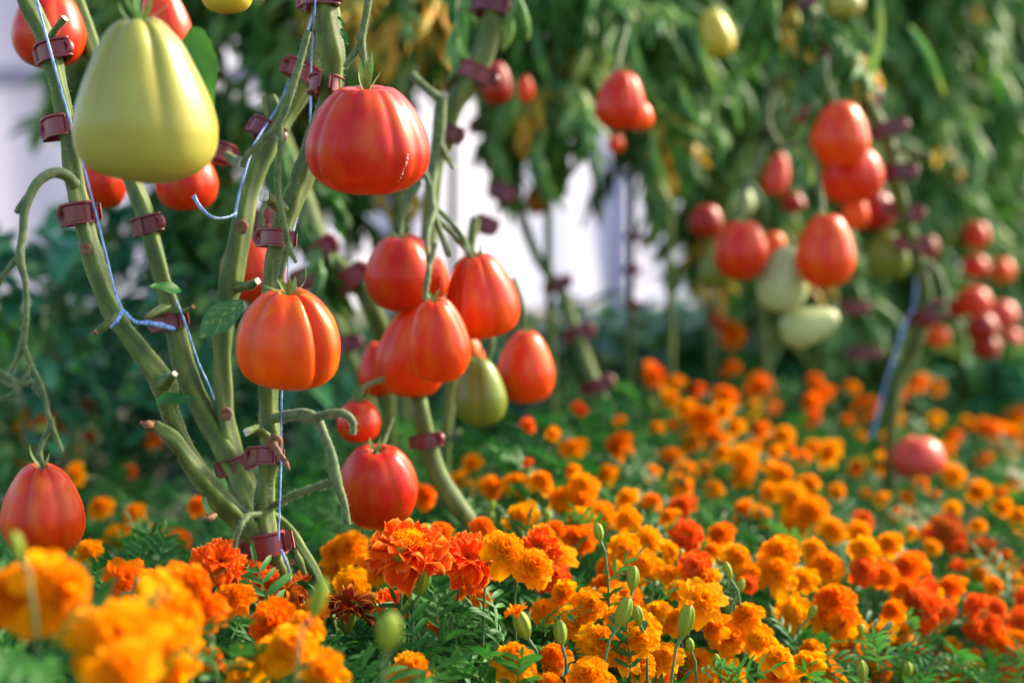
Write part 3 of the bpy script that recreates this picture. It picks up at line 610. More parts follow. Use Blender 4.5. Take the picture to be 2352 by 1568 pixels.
def hero_leaf(b, t, wpx, nrm, mat, name='leaf', curl=.1, petiole=None, seed=0, tipc=.75, par=None):
    B0, T0 = P(*b), P(*t); L = (T0 - B0).length; mb = MB(); mb.add(*leaf_mesh(L, px(wpx, b[2]), curl, .2, seed=seed, tipc=tipc)); o = mb.build(name, MT[mat], par or hero); o.matrix_local = orient(B0, T0, nrm)
    if petiole:
        pm = MB(); tube(pm, *wpath(petiole, 10), 7); q = pm.build('petiole', MT['truss'], o); q.matrix_parent_inverse = o.matrix_local.inverted()
    return o
hero_leaf((560,690,1.09), (455,772,1.07), 78, (-.3,-.9,.45), 'mottled', petiole=[(560,690,1.09,3.5),(575,700,1.1,3.5),(615,690,1.13,4)], seed=1, tipc=.9)
hero_leaf((358,920,1.09), (446,912,1.06), 38, (0,-.75,.75), 'mleaf', curl=.05, petiole=[(358,920,1.09,3),(362,945,1.1,3.5),(366,970,1.1,4)], seed=2)
hero_leaf((418,668,1.17), (346,652,1.15), 40, (.1,-.6,.8), 'mleaf', curl=.1, petiole=[(418,668,1.17,4),(434,662,1.18,4)], seed=3)
hero_leaf((782,66,1.12), (800,100,1.11), 14, (.3,-.9,.3), 'mleaf', seed=4)
hero_leaf((790,62,1.12), (778,38,1.11), 12, (.3,-.9,.3), 'mleaf', seed=5)
hero_leaf((468,1140,1.09), (478,1180,1.08), 20, (-.5,-.8,.2), 'sepal', seed=6)
hero_leaf((470,1128,1.09), (446,1122,1.08), 12, (-.2,-.6,.8), 'mleaf', seed=7)
hero_leaf((440,60,1.30), (480,245,1.28), 90, (-.2,-.9,-.1), 'tleaf', seed=8)
mb = MB(); tube(mb, *wpath([(700,1320,1.12,5),(690,1290,1.12,9),(683,1275,1.12,7),(680,1262,1.12,4)], 9), 8, knob=.3); mb.build('side_shoot', MT['stem'], hero)

# ------------------------------------------------------------------ plant clips
def clip_proto():
    t = empty('plant_clip')
    prof = [(1.04, -.50), (1.36, -.52), (1.36, -.42), (1.14, -.36), (1.14, .36), (1.36, .42), (1.36, .52), (1.04, .50), (1.0, 0), (1.04, -.50)]
    n = 44; a = np.linspace(R(-158), R(158), n); V = []
    for q in a:
        nose = 1 + .42 * math.exp(-(abs(q) / .55) ** 2)
        e = .06 * (math.cos(q * 2))
        for r, z in prof: V.append(((r + e) * nose * math.cos(q), (r + e) * math.sin(q), z))
    mb = MB(); mb.add(V, gridq(len(prof), n)); 
    for q in (R(-158), R(158), R(-62)):   # stiffening bars across the channel
        c, s = math.cos(q), math.sin(q); nose = 1 + .42 * math.exp(-(abs(q) / .55) ** 2); w2 = .05
        bx = [(1.02, -w2), (1.42, -w2), (1.42, w2), (1.02, w2)]
        VV = [(r * nose * c - t_ * s, r * s + t_ * c, z) for z in (-.47, .47) for r, t_ in bx]
        mb.add(VV, [(3, 2, 1, 0), (4, 5, 6, 7), (0, 1, 5, 4), (1, 2, 6, 5), (2, 3, 7, 6), (3, 0, 4, 7)])
    mb.build('band', MT['clip'], t, smooth=False)
    mb = MB()                                        # hinge: round eye with a hole at the nose
    k = 18; ph = np.linspace(0, 2 * math.pi, k, endpoint=False)
    V = [(1.62 + .56 * r * math.cos(p), y, .44 * r * math.sin(p)) for (r, y) in ((1, .3), (1, -.3), (.4, -.3), (.4, .3), (1, .3)) for p in ph]
    mb.add(V, gridq(k, 5, True))
    mb.build('hinge', MT['clip'], t)
    mb = MB()                                        # latch hooks at the opening
    for s in (-1, 1):
        V = [(x, s * y, z) for z in (-.38, .38) for x, y in ((-1.15, .30), (-1.62, .22 + .1 * (s > 0)), (-1.66, .34 + .1 * (s > 0)), (-1.2, .44))]
        q = [(3, 2, 1, 0), (4, 5, 6, 7), (0, 1, 5, 4), (1, 2, 6, 5), (2, 3, 7, 6), (3, 0, 4, 7)]
        mb.add(V, q if s > 0 else [f[::-1] for f in q])
    mb.build('latch', MT['clip'], t, smooth=False)
    return t
CLIPS = [ # u, v, d, stem radius px, axis angle deg (lean of stem in the picture), spin, half height px, label
 (118,122,1.12,26,-16,75,22,'maroon clip on the leftmost stem near the top left corner'),
 (135,292,1.12,24,-10,250,24,'maroon clip on the leftmost stem behind the big green tomato'),
 (188,490,1.115,27,-8,262,24,'maroon clip with an eyelet on the leftmost stem below the green tomato'),
 (748,197,1.165,32,5,185,20,'maroon clip on the main stem just above the largest red tomato'),
 (728,0,1.16,32,0,60,18,'maroon clip on the main stem cut by the top edge'),
 (638,548,1.15,27,4,255,20,'maroon clip on the main stem above the orange-red tomato'),
 (612,1046,1.135,28,0,240,20,'maroon clip under the knobbly node of the main stem'),
 (618,1250,1.14,34,-12,268,26,'lowest maroon clip on the main stem, tilted, above the marigolds'),
 (336,520,1.23,25,-14,60,20,'maroon clip on the stem straight below the green tomato'),
 (392,738,1.22,27,-10,250,18,'maroon clip beside the blue twine tail'),
 (608,300,1.25,28,28,60,20,'maroon clip on the stem left of the largest red tomato'),
 (700,170,1.25,28,28,270,20,'maroon clip on the slanting stem behind the main stem'),
 (505,350,1.3,26,14,290,20,'blurred maroon clip right beside the green tomato'),
 (540,1068,1.21,31,-18,70,18,'maroon clip on the slanting stem left of the main stem low down'),
 (975,1012,1.36,24,-10,60,16,'maroon clip on the thick stem right of the lowest red tomato'),
 (1120,14,1.5,27,10,60,20,'blurred maroon clip at the top edge on the slanting stem right of centre'),
 (1092,168,1.5,29,24,60,18,'blurred maroon clip on the slanting stem above right of the largest tomato'),
 (1030,305,1.5,20,20,60,18,'small bright maroon clip at the right of the largest tomato'),
 (738,580,1.6,26,-40,60,20,'dark blurred clip on the slanted stem right of the main stem'),
 (808,642,1.6,27,-35,60,22,'dark blurred clip at left of the middle cluster'),
 (714,508,1.9,22,0,30,16,'faint blurred clip low left of the largest red tomato'),
 (600,508,1.45,22,0,30,20,'blurred clip behind the cut stub of the main stem'),
 (700,640,1.7,26,-20,60,22,'dark clip hidden behind the orange blurred tomato'),
 (797,790,1.8,20,-10,60,16,'blurred clip left of the middle cluster low down'),
 (755,690,1.9,18,-10,60,16,'blurred clip above right of the orange-red tomato'),
 (1152,440,1.8,18,30,60,18,'blurred clip in the centre above the ribbed cluster tomato'),
 (1112,516,1.8,18,25,60,18,'blurred clip just above the top right cluster tomato'),
 (1278,655,2.2,20,-20,60,14,'blurred clip on the thin far stem right of the middle cluster'),
 (1325,768,2.1,22,-20,60,18,'blurred clip in the middle of the far slanting stem'),
 (1370,885,2.0,22,-20,60,16,'blurred clip low on the far slanting stem above marigolds'),
 (1293,72,2.2,18,0,60,18,'reddish blurred clip high in the leaves right of centre'),
 (1838,6,1.95,20,-20,60,18,'blurred clip at the top edge above the right cluster'),
 (1908,128,1.95,20,-20,60,18,'reddish blurred clip above the right cluster inside a loop'),
 (1986,232,1.95,20,-25,60,20,'blurred clip just right above the topmost right tomato'),
 (2032,300,1.95,26,-12,60,14,'blurred clip right of the topmost right cluster tomato'),
 (2058,398,1.95,24,-5,60,16,'blurred clip right of the second tomato of the right cluster'),
 (2070,484,1.98,26,10,60,16,'blurred clip above the green tomato at the right'),
 (2092,560,2.0,24,10,60,16,'blurred clip right of the green tomato at the right'),
 (2124,726,2.0,26,-30,60,20,'lowest blurred clip on the far right stem'),
 (1958,706,2.3,20,0,60,14,'blurred clip right of the sideways pale tomato'),
 (1978,812,2.4,22,0,60,12,'blurred clip above the far marigolds right of centre'),
 (1842,262,2.2,18,0,60,16,'blurred clip left of the topmost right cluster tomato'),
 (1212,320,2.4,16,0,60,14,'dim blurred clip in the leaves between largest tomato and lone one'),
 (1098,292,2.4,16,0,60,14,'dim blurred clip right of the largest red tomato, in shadowed leaves'),
 (1450,700,2.4,12,0,60,10,'tiny clip on the thin dark stem before the bright wall, lower'),
 (1450,620,2.4,12,0,60,10,'tiny clip on the thin dark stem before the bright wall, middle'),
 (1455,545,2.4,12,0,60,10,'tiny clip on the thin dark stem before the bright wall, upper'),
]
cp = clip_proto()
for i, (u, v, d, r, lean, spin, hh, label) in enumerate(CLIPS):
    o = cp if i == 0 else copy_tree(cp)
    s = px(r, d)
    o.matrix_basis = Matrix.Translation(P(u, v, d)) @ Matrix.Rotation(R(lean), 4, 'Y') @ Matrix.Rotation(R(-10 + rng.uniform(-6, 6)), 4, 'X') @ Matrix.Rotation(R(spin - 90), 4, 'Z') @ Matrix.Diagonal((s, s, px(hh * 2, d), 1))
    tag(o, label, 'plant clip', 'maroon plastic clips holding the stems to the twine')

# ------------------------------------------------------------------ twine
def twine(pls, label, r=3.2):
    t = MB()
    for pl in pls:
        pts, rad = wpath(pl); tube(t, pts, rad * .68, 8, flat=.6, ridge=2, amp=.15, twist=.5)
    o = t.build('twine', MT['twine']); tag(o, label, 'twine', 'lengths of blue twine'); return o
twine([[(60,-100,1.09,5),(84,0,1.09,5),(122,140,1.085,4.5),(150,240,1.09,4.2),(182,350,1.09,3.8),(210,450,1.085,4),(240,570,1.09,4),(262,660,1.09,4.5),(280,712,1.085,5)],
       [(283,712,1.08,6),(268,738,1.075,7),(255,752,1.085,6)],[(283,712,1.08,6),(310,738,1.07,6.5),(345,742,1.06,8),(375,748,1.06,9),(402,756,1.06,6)]], 'blue twine running down the leftmost stem, knotted with a frayed tail')
twine([[(404,690,1.19,3.5),(425,740,1.19,4),(455,830,1.19,3.5),(478,880,1.19,3.5),(492,918,1.2,3)]], 'blue twine stretched between the two slanting stems left of the sharp orange tomato')
twine([[(444,450,1.17,9),(462,478,1.17,6.5),(490,500,1.17,5.5),(520,500,1.18,5),(543,490,1.19,5)],[(540,500,1.2,5),(548,450,1.2,4),(562,400,1.2,4),(585,330,1.22,3.5),(640,240,1.25,3),(690,120,1.26,3),(720,20,1.26,3),(735,-80,1.26,3)]], 'blue twine with a loose curled end near the lower right of the green tomato')
twine([[(728,-80,1.12,3),(722,40,1.12,3),(716,110,1.2,3),(712,280,1.21,3),(704,420,1.2,3.6),(682,500,1.19,3.5),(664,570,1.17,3),(660,650,1.165,3),(652,780,1.15,3),(647,900,1.12,3),(646,1060,1.12,3),(642,1180,1.11,3),(640,1240,1.11,3)],
       [(646,1262,1.105,5),(656,1290,1.11,6),(664,1320,1.12,4),(672,1420,1.14,4)]], 'thin blue twine running down beside the main stem to its lowest clip')
twine([[(2000,1010,2.02,4),(2030,900,2.02,4.5),(2048,840,2.0,5),(2080,740,2.0,5),(2100,700,2.0,5),(2110,560,2.0,4)]], 'pale blue twine blurred beside the far right stem', 3)

# ------------------------------------------------------------------ other tomato plants (stems placed in the rows behind)
def tomato_leaf_template(seed, wilt=1.0, L=.26):
    """compound drooping leaf with curled leaflets"""
    rr = random.Random(seed); mb = MB(); n = 9; pts = [np.zeros(3)]; el = R(35)
    for i in range(n):
        el -= R(17) * wilt; pts.append(pts[-1] + L / n * np.array([math.cos(el), 0, math.sin(el)]))
    pts = np.array(pts); tube(mb, pts, np.linspace(.0028, .001, n + 1), 5)
    for i in range(2, n + 1):
        for s in ((-1, 1) if i < n else (0,)):
            l = L * .46 * rr.uniform(.6, 1.15); W = l * .32; m_ = 7; b = pts[i]
            az = s * R(rr.uniform(30, 70)); e = R(rr.uniform(-70, -15)); V = []; p = b.copy(); k = rr.uniform(.2, 1.7)
            for j in range(m_):
                t = j / (m_ - 1); wd = W / 2 * (math.sin(math.pi * min(.98, t * .9 + .07)) ** .8)
                dr = np.array([math.cos(e) * math.cos(az), math.cos(e) * math.sin(az), math.sin(e)]); sd = np.array([-math.sin(az), math.cos(az), 0.]); nn = np.cross(dr, sd)
                for x in (-1, -.5, 0, .5, 1): V.append(p + sd * wd * x * (1 - .35 * abs(x)) - nn * wd * (abs(x) ** 1.5) * 1.1 * k * (1 if s else .5))
                p = p + dr * l / (m_ - 1); e -= R(13) * wilt * k; 
            mb.add(V, gridq(5, m_), np.repeat(np.linspace(0, 1, m_), 5))
    return mb.arrays()
TLT = [tomato_leaf_template(s, w_) for s, w_ in ((1, 1.0), (2, 1.25), (3, .7), (4, 1.1))]
def inst(mb, T, mats, m=0):
    """add transformed copies of template arrays; mats: list of 4x4"""
    V, Q, A, B, M = T; h = np.hstack([V, np.ones((len(V), 1))])
    for mt in mats: mb.add(h @ np.array(mt)[:3].T, Q, A, B, m)
def rotz(a): return Matrix.Rotation(a, 4, 'Z')

def bg_plant(label, stem, leaves, rngseed, yellow=.12, pale=.3, ls=1.0, name='tomato_plant', sides=10, extra=(), curls=()):
    """stem: rows (u,v,d,r_px); leaves: list of (t0, t1, count) along the stem"""
    rr = random.Random(rngseed); t = empty(name); tag(t, label, 'plant', 'tomato plants tied up with twine and clips')
    mb = MB(); pts, rad = wpath(stem); tube(mb, pts, rad, sides, 3, .08, twist=.05); mb.build('stem', [MT['stem']], t)
    for ex in extra: mb = MB(); tube(mb, *wpath(ex), 8); mb.build('side_shoot', MT['truss'], t)
    for cu in curls:                       # long curled leaves hanging from this plant
        cm = MB(); p_, r_ = wpath([(a, b, c, 11) for a, b, c in cu], 14); r_ = r_ * np.sin(np.linspace(.25, math.pi - .12, 14)) ** .7
        T_, Nn, Bn = frames(p_); V = []
        for j in range(14):
            for q in (-1.15, -.6, 0, .6, 1.15): V.append(p_[j] + Nn[j] * math.sin(q) * r_[j] + Bn[j] * (1 - math.cos(q)) * r_[j] * 1.2)
        cm.add(V, gridq(5, 14), np.repeat(np.linspace(0, 1, 14), 5)); cm.build('curled_leaf', MT['tleaf_pale'], t)
    fb = MB()
    for t0, t1, cnt in leaves:
        for k in range(cnt):
            f = rr.uniform(t0, t1) * (len(pts) - 1); i = min(int(f), len(pts) - 2); c = pts[i] + (pts[i + 1] - pts[i]) * (f - i)
            a = rr.uniform(0, 2 * math.pi); s = ls * rr.uniform(.6, 1.15); q = rr.random()
            mt = Matrix.Translation(Vector(c)) @ rotz(a) @ Matrix.Rotation(R(rr.uniform(-25, 35)), 4, 'Y') @ Matrix.Rotation(R(rr.uniform(-30, 30)), 4, 'X') @ Matrix.Scale(s, 4)
            inst(fb, TLT[rr.randrange(4)], [mt], 2 if q < yellow else (1 if q < yellow + pale else 0))
    if fb.n: fb.build('foliage', [MT['tleaf'], MT['tleaf_pale'], MT['tleaf_yellow']], t)
    return t
# named stems of the middle distance
bg_plant('blurred slanting thick stem with two clips right of the largest red tomato', [(1160,-160,1.52,24),(1138,0,1.5,24),(1120,90,1.5,25),(1090,170,1.5,26),(1045,240,1.5,24),(1025,300,1.5,22),(1000,380,1.5,20),(985,520,1.5,20),(975,700,1.48,20),(958,860,1.4,20),(965,930,1.36,20),(980,1010,1.36,22),(1005,1090,1.36,22),(1050,1160,1.36,22),(1080,1200,1.36,20),(1085,1260,1.36,18),(1085,1500,1.4,18),(1085,2200,1.45,18)], [(0, .05, 3)], 3, 0, ls=.5)
bg_plant('blurred slanted stem with dark clips behind the main stem', [(640,300,1.75,20),(690,430,1.68,20),(735,560,1.62,22),(775,610,1.6,22),(825,650,1.6,22),(860,720,1.6,22),(880,800,1.62,20),(890,1000,1.65,18),(890,1600,1.75,18)], [(0, .3, 5)], 5, 0, ls=.45)
bg_plant('pale upright blurred stem below the middle cluster', [(1090,500,1.62,12),(1060,700,1.6,14),(1040,850,1.6,15),(1028,960,1.6,15),(1022,1060,1.6,14),(1020,1300,1.6,14),(1020,1900,1.7,14)], [], 6, extra=[[(1026,1010,1.6,8),(1045,1000,1.58,7),(1055,990,1.57,6)]])
bg_plant('faint grey-green stem at the left of the middle cluster', [(690,500,1.95,14),(735,650,1.9,16),(770,740,1.85,16),(805,820,1.85,15),(850,930,1.85,14),(880,1100,1.9,14),(900,1500,2.0,14)], [(0, .25, 6)], 7, 0, ls=.45)
bg_plant('far slanting stem with three clips between the middle cluster and bright wall', [(1190,-40,2.4,12),(1170,200,2.35,12),(1180,420,2.3,12),(1230,580,2.25,12),(1290,670,2.2,13),(1325,770,2.1,14),(1365,880,2.0,15),(1400,960,2.0,14),(1420,1100,2.0,14),(1430,1500,2.1,14)], [(0, .20, 30)], 8, .0, ls=.5, curls=[[(1262,290,2.1),(1238,360,2.05),(1262,430,2.05),(1300,488,2.1)],[(1180,160,2.1),(1190,240,2.05),(1150,320,2.1)],[(1230,60,2.1),(1240,130,2.05),(1262,200,2.1)],[(1130,330,2.1),(1160,380,2.05),(1165,450,2.1)]])
bg_plant('thin dark stem standing before the bright white wall', [(1440,-60,2.5,9),(1452,300,2.45,9),(1452,500,2.4,8),(1450,700,2.4,8),(1448,860,2.4,9),(1450,1100,2.4,9)], [(0, .30, 46)], 9, .1, ls=.5, curls=[[(1445,-20,2.1),(1452,90,2.05),(1478,180,2.05),(1528,262,2.1)],[(1420,60,2.1),(1400,130,2.05),(1395,170,2.1)],[(1590,60,2.1),(1625,150,2.05),(1665,250,2.1)],[(1560,180,2.1),(1590,260,2.05),(1650,320,2.1),(1655,370,2.1)],[(1330,210,2.1),(1360,300,2.05),(1380,400,2.1)],[(1500,300,2.1),(1510,370,2.05),(1535,430,2.1)]])
bg_plant('right hand stem with many clips beside the right tomato cluster', [(1800,-120,1.98,14),(1850,0,1.95,15),(1885,90,1.95,15),(1930,140,1.95,15),(1975,210,1.95,15),(2015,280,1.95,16),(2045,350,1.95,17),(2062,430,1.95,15),(2085,520,1.98,15),(2110,600,2.0,16),(2125,680,2.0,17),(2110,770,2.0,16),(2070,860,2.02,14),(2050,960,2.02,13),(2040,1200,2.05,13),(2040,1600,2.15,13)], [(0, .22, 26)], 10, .1, ls=.45, extra=[[(2130,600,2.0,8),(2160,640,1.98,8),(2170,700,1.97,7),(2150,720,1.97,7)],[(2060,340,1.95,8),(2110,352,1.93,8),(2140,358,1.92,8)],[(1760,280,2.0,9),(1775,200,2.0,9),(1850,150,1.97,9),(1900,130,1.96,9)],[(1760,280,2.0,9),(1790,330,2.0,8),(1840,330,2.0,8)]], curls=[[(2018,-20,1.95),(2022,80,1.9),(2000,170,1.92),(1992,215,1.95)],[(2090,60,2.0),(2130,120,1.95),(2170,220,2.0)],[(1940,100,1.95),(1920,60,1.9),(1870,70,1.95)],[(1860,250,2.0),(1870,340,1.98),(1862,430,2.0)],[(1720,120,2.0),(1690,220,1.98),(1700,300,2.0)],[(1700,40,2.0),(1720,100,1.98),(1715,160,2.0)]])
for i, (u, d, v1, cnt, lab, yl) in enumerate([
  (250, 2.5, 480, 76, 'sparse leafy tomato plant behind the big green tomato', .04), (450, 2.3, 600, 95, 'leafy tomato plant behind the loose twine end at upper left', .06),
  (640, 2.2, 560, 64, 'leafy tomato plant seen above the twine curl, left of the main stem', .08), (800, 2.3, 540, 56, 'leafy tomato plant behind the largest red tomato', .14), (920, 2.0, 130, 26, 'tomato plant with yellow drooping leaves at the top, right of the main stem', .42),
  (1030, 2.6, 260, 40, 'leafy tomato plant at the top behind the slanting clipped stem', .15), (1260, 2.2, 440, 76, 'drooping tomato plant in the upper middle, left of the lone red tomato', .10), (1530, 2.3, 470, 70, 'drooping tomato plant right beside the lone upper red tomato', .05),
  (1640, 2.5, 620, 80, 'dense tomato plant behind the dark red tomato right of centre', .06), (1760, 2.5, 620, 84, 'tomato plant with yellow fruit and curled leaves, left of the right cluster', .14), (1880, 2.7, 760, 96, 'dense tomato plant behind the right tomato cluster', .01),
  (2010, 2.8, 800, 96, 'dense tomato plant behind the clipped right stem', 0), (2130, 2.8, 820, 96, 'tomato plant with hanging pale leaves right of the clipped right stem', .03), (2260, 3.2, 820, 96, 'bright green tomato plant at the right edge above the red bunch', 0), (2400, 3.4, 900, 80, 'farthest bright green tomato plant cut by the right edge', 0)]):
    rr = random.Random(i)
    bg_plant(lab, [(u - 20, -330, d, 12), (u, -100, d, 12), (u + rr.uniform(-20, 20), 100, d, 11), (u + rr.uniform(-30, 30), v1 * .6 + 60, d, 10), (u + rr.uniform(-20, 20), v1 + 60, d, 10), (u + 10, 1000, d, 9), (u + 10, 1250, d, 9)],
             [(0, (v1 + 330 - 60) / 1580., int(cnt * 1.5))], 20 + i, yl, .40, d / 2.3 * .60)

# broad leaved bushes behind, low
def bush(label, u, v, d, wpx, hpx, n, seed, mat='bush', name='leafy_bush', lpx=110):
    rr = random.Random(seed); t = empty(name); tag(t, label, 'bush', 'low leafy plants behind the tomatoes')
    V, Q, a, b = leaf_mesh(px(lpx, d), px(lpx * .45, d), .35, .3, 5, 7, .04, seed); T = (V, Q, a, b, None); mb = MB(); st = MB()
    c0 = P(u, v, d); W, H = px(wpx, d) / 2, px(hpx, d) / 2; h = np.hstack([V, np.ones((len(V), 1))])
    for k in range(n):
        q = Vector((rr.gauss(0, .5), rr.gauss(0, .5), rr.uniform(-1, 1))); q.x *= math.sqrt(max(.1, 1 - .5 * q.z)) 
        c = c0 + Vector((q.x * W, q.y * W, q.z * H)); az = math.atan2(q.y, q.x) + rr.uniform(-1.0, 1.0) - math.pi / 2
        mt = Matrix.Translation(c) @ rotz(az) @ Matrix.Rotation(R(rr.uniform(-45, 45)), 4, 'X') @ Matrix.Rotation(R(rr.uniform(-25, 25)), 4, 'Y') @ Matrix.Scale(rr.uniform(.6, 1.2), 4)
        mb.add(h @ np.array(mt)[:3].T, Q, a, b, 1 if rr.random() < .2 else 0)
    mb.build('foliage', [MT[mat], MT['tleaf_pale']], t)
    g = Vector((c0.x, c0.y, 0))
    for k in range(5):
        a = rr.uniform(0, 6.28); e = c0 + Vector((math.cos(a) * W * .5, math.sin(a) * W * .5, H * .6)); s = spline([(*g, .006), (*((g + e) / 2 + Vector((0, 0, .05))), .005), (*e, .002)], 8); tube(st, s[:, :3], s[:, 3], 6)
    st.build('stem', MT['mstem'], t)
for a in [('dark green broad-leaved bush at the left edge behind the leftmost stem', 60, 760, 2.0, 330, 460, 210, 1), ('dark bush behind the blue twine tail at left', 300, 700, 2.3, 330, 480, 220, 2),
          ('dark bush right behind the stems left of the sharp orange tomato', 480, 840, 2.1, 260, 520, 200, 3), ('dark leafy bush behind the main stem lower part', 720, 1020, 2.1, 300, 380, 170, 4),
          ('leafy bush low behind the middle cluster', 1000, 900, 2.4, 300, 420, 170, 5), ('blue-green bush below the bright wall, left part', 1240, 880, 2.7, 300, 330, 170, 6),
          ('blue-green bush below the bright wall, right part', 1480, 830, 3.1, 330, 240, 150, 7), ('green bush under the far right tomato bunch', 2120, 860, 3.0, 260, 260, 120, 8),
          ('green bush at the foot of the far right plants', 1760, 800, 3.6, 360, 200, 120, 9), ('ferny low plant at the back edge of the marigolds, under the pale tomatoes', 1820, 850, 2.85, 340, 170, 190, 13), ('ferny low plant at the back edge of the marigolds, before the bright wall', 1540, 820, 2.85, 300, 170, 170, 14), ('ferny low plant right of the far right stem foot', 2220, 880, 2.8, 300, 170, 170, 15), ('tall leafy shrub behind the low right tomato cluster', 1800, 560, 3.8, 400, 420, 300, 10), ('tall leafy shrub behind the clipped right stem', 2080, 560, 3.9, 400, 460, 300, 11), ('tall bright shrub behind the far right tomato bunch', 2330, 520, 4.1, 360, 560, 300, 12)]:
    bush(*a)

# ------------------------------------------------------------------ marigolds
def petal(mb, az, r0, z0, L, W, e0, curl, ruf, seed, nu=5, nv=6, notch=.1, cup=.15):
    s = np.linspace(-1, 1, nu); V = []; ta = []; tb = []; e = e0; r, z = r0, z0
    ca, sa = math.cos(az), math.sin(az)
    for j in range(nv):
        t = j / (nv - 1); wd = W / 2 * (.25 + .80 * math.sin(math.pi * min(.86, t * .62 + .10)) ** 1.1) * (1 if t < .99 else .86)
        ce, se = math.cos(e), math.sin(e)
        for x in s:
            off = ruf * L * t * math.sin(x * 4.2 + seed * 1.7 + t * 3) * (.4 + abs(x)); cu = cup * wd * x * x
            ext = -notch * L * (1 if abs(x) < .01 else 0) * (t > .99) - (.26 * L * abs(x) ** 2.4 * t * t)
            rr_ = r + ce * ext - se * (off + cu); zz = z + se * ext + ce * (off + cu); y = x * wd
            V.append((rr_ * ca - y * sa, rr_ * sa + y * ca, zz)); ta.append(t); tb.append(max(abs(x) ** 2 * min(1, t * 2), t ** 3))
        r += ce * L / (nv - 1); z += se * L / (nv - 1); e += curl / (nv - 1)
    mb.add(V, gridq(nu, nv), ta, tb)
def head_double(seed, skirt=9, dome=.42, crest=110, broad=1.0, droop=-.5):
    rr = random.Random(seed); mb = MB()
    for k in range(skirt): petal(mb, (k + rr.uniform(-.2, .2)) * 6.283 / skirt, .12, 0, 1.02 * broad * rr.uniform(.9, 1.1), .80 * rr.uniform(.85, 1.15), R(rr.uniform(-8, 8)), droop * .7 + rr.uniform(-.4, .2), .055, rr.random() * 9, 7, 7)
    for ring, (n, L, W, e) in enumerate([(7, .80, .66, 14), (9, .66, .56, 34)]):
        for k in range(n): petal(mb, (k + .5 * ring + rr.uniform(-.3, .3)) * 6.283 / n, .1, .06 + ring * .06, L * rr.uniform(.85, 1.1), W, R(e + rr.uniform(-8, 8)), -1.0, .08, rr.random() * 9, 5, 6)
    for k in range(crest):
        f = math.sqrt((k + .5) / crest); az = k * 2.39996; r = .48 * f; z = dome * (1 - f * f) * .75 + .12
        petal(mb, az, r * .8, z, rr.uniform(.24, .34), rr.uniform(.32, .44), R(84 - 64 * f + rr.uniform(-10, 10)), -R(55) * rr.uniform(.4, 1.3), .08, rr.random() * 9, 4, 4, cup=.5)
    return mb
def head_ruffle(seed, crest=True):
    rr = random.Random(seed); mb = MB()
    for ring, (n, L, W, e, cu) in enumerate([(11, 1.0, .5, -8, -.35), (11, .95, .5, 6, -.3), (9, .75, .46, 22, -.3), (8, .58, .4, 40, -.4)]):
        for k in range(n): petal(mb, (k + .5 * ring + rr.uniform(-.3, .3)) * 6.283 / n, .08, .03 + ring * .05, L * rr.uniform(.8, 1.12), W * rr.uniform(.8, 1.2), R(e + rr.uniform(-12, 12)), cu + rr.uniform(-.6, .6), .16, rr.random() * 9, 7, 7, cup=rr.uniform(-.2, .5))
    return mb
def crest_mesh(seed):
    rr = random.Random(seed); mb = MB()
    for k in range(130):
        f = math.sqrt((k + .5) / 130); petal(mb, k * 2.39996, .36 * f, .20 + .14 * (1 - f * f), rr.uniform(.10, .16), .075, R(88 - 40 * f), -.5, .1, rr.random() * 9, 3, 3, cup=.6)
    return mb
def head_wilt(seed, n=16, up=False):
    rr = random.Random(seed); mb = MB()
    for k in range(n):
        e = rr.uniform(20, 75) if up else rr.uniform(-20, 50)
        petal(mb, k * 2.39996, .12, .0, rr.uniform(.7, 1.15), rr.uniform(.28, .5), R(e), (-2.6 if not up else -1.9) * rr.uniform(.5, 1.2), .14, rr.random() * 9, 7, 8, cup=rr.uniform(.3, 1.6))
    return mb
HEADS = [head_double(s, sk, dm, cr, br, dr).mesh('flower_head') for s, sk, dm, cr, br, dr in ((1, 8, .45, 80, 1.02, -1.0), (2, 7, .55, 95, 1.0, -1.4), (3, 8, .38, 70, 1.08, -.6), (4, 6, .5, 85, 1.12, -1.5), (5, 7, .30, 48, 1.12, -.9))]
RUFF = [head_ruffle(s).mesh('flower_head') for s in (1, 2)]
HCOL = {O: (1.0, .37, .001), A_: (1.0, .21, .001), D_: (.88, .062, .002), 'dark': (.42, .010, .003)}
for m in HEADS: m.materials.append(MT['petal'])
HEADR = [m.copy() for m in HEADS]
for m in HEADR: m.materials[0] = MT['petal_red']
for m in RUFF: m.materials.append(MT['petal_red'])
def calyx_mesh():
    mb = MB(); prof = [(.06, -1.25), (.10, -1.05), (.20, -.85), (.27, -.6), (.29, -.35), (.27, -.12), (.30, .02), (.22, .03)]
    k = 15; a = np.linspace(0, 2 * math.pi, k, endpoint=False); V = []
    for r, z in prof: V += [(r * (1 + .07 * math.cos(5 * q)) * math.cos(q), r * (1 + .07 * math.cos(5 * q)) * math.sin(q), z) for q in a]
    mb.add(V, gridq(k, len(prof), True), np.repeat(np.linspace(0, 1, len(prof)), k)); return mb.mesh('calyx')
CALYX = calyx_mesh(); CALYX.materials.append(MT['mcalyx'])
def bud_mesh():
    mb = MB(); prof = [(.05, -1.0), (.10, -.97), (.2, -.85), (.36, -.6), (.47, -.25), (.5, .1), (.46, .45), (.34, .75), (.18, .93), (.05, 1.0)]
    k = 36; a = np.linspace(0, 2 * math.pi, k, endpoint=False); V = []
    for r, z in prof: V += [(r * (1 + .10 * math.cos(6 * q)) * math.cos(q), r * (1 + .10 * math.cos(6 * q)) * math.sin(q), z) for q in a]
    mb.add(V, gridq(k, len(prof), True), np.repeat(np.linspace(0, 1, len(prof)), k)); return mb.mesh('bud_scales')
BUD = bud_mesh(); BUD.materials.append(MT['mcalyx'])

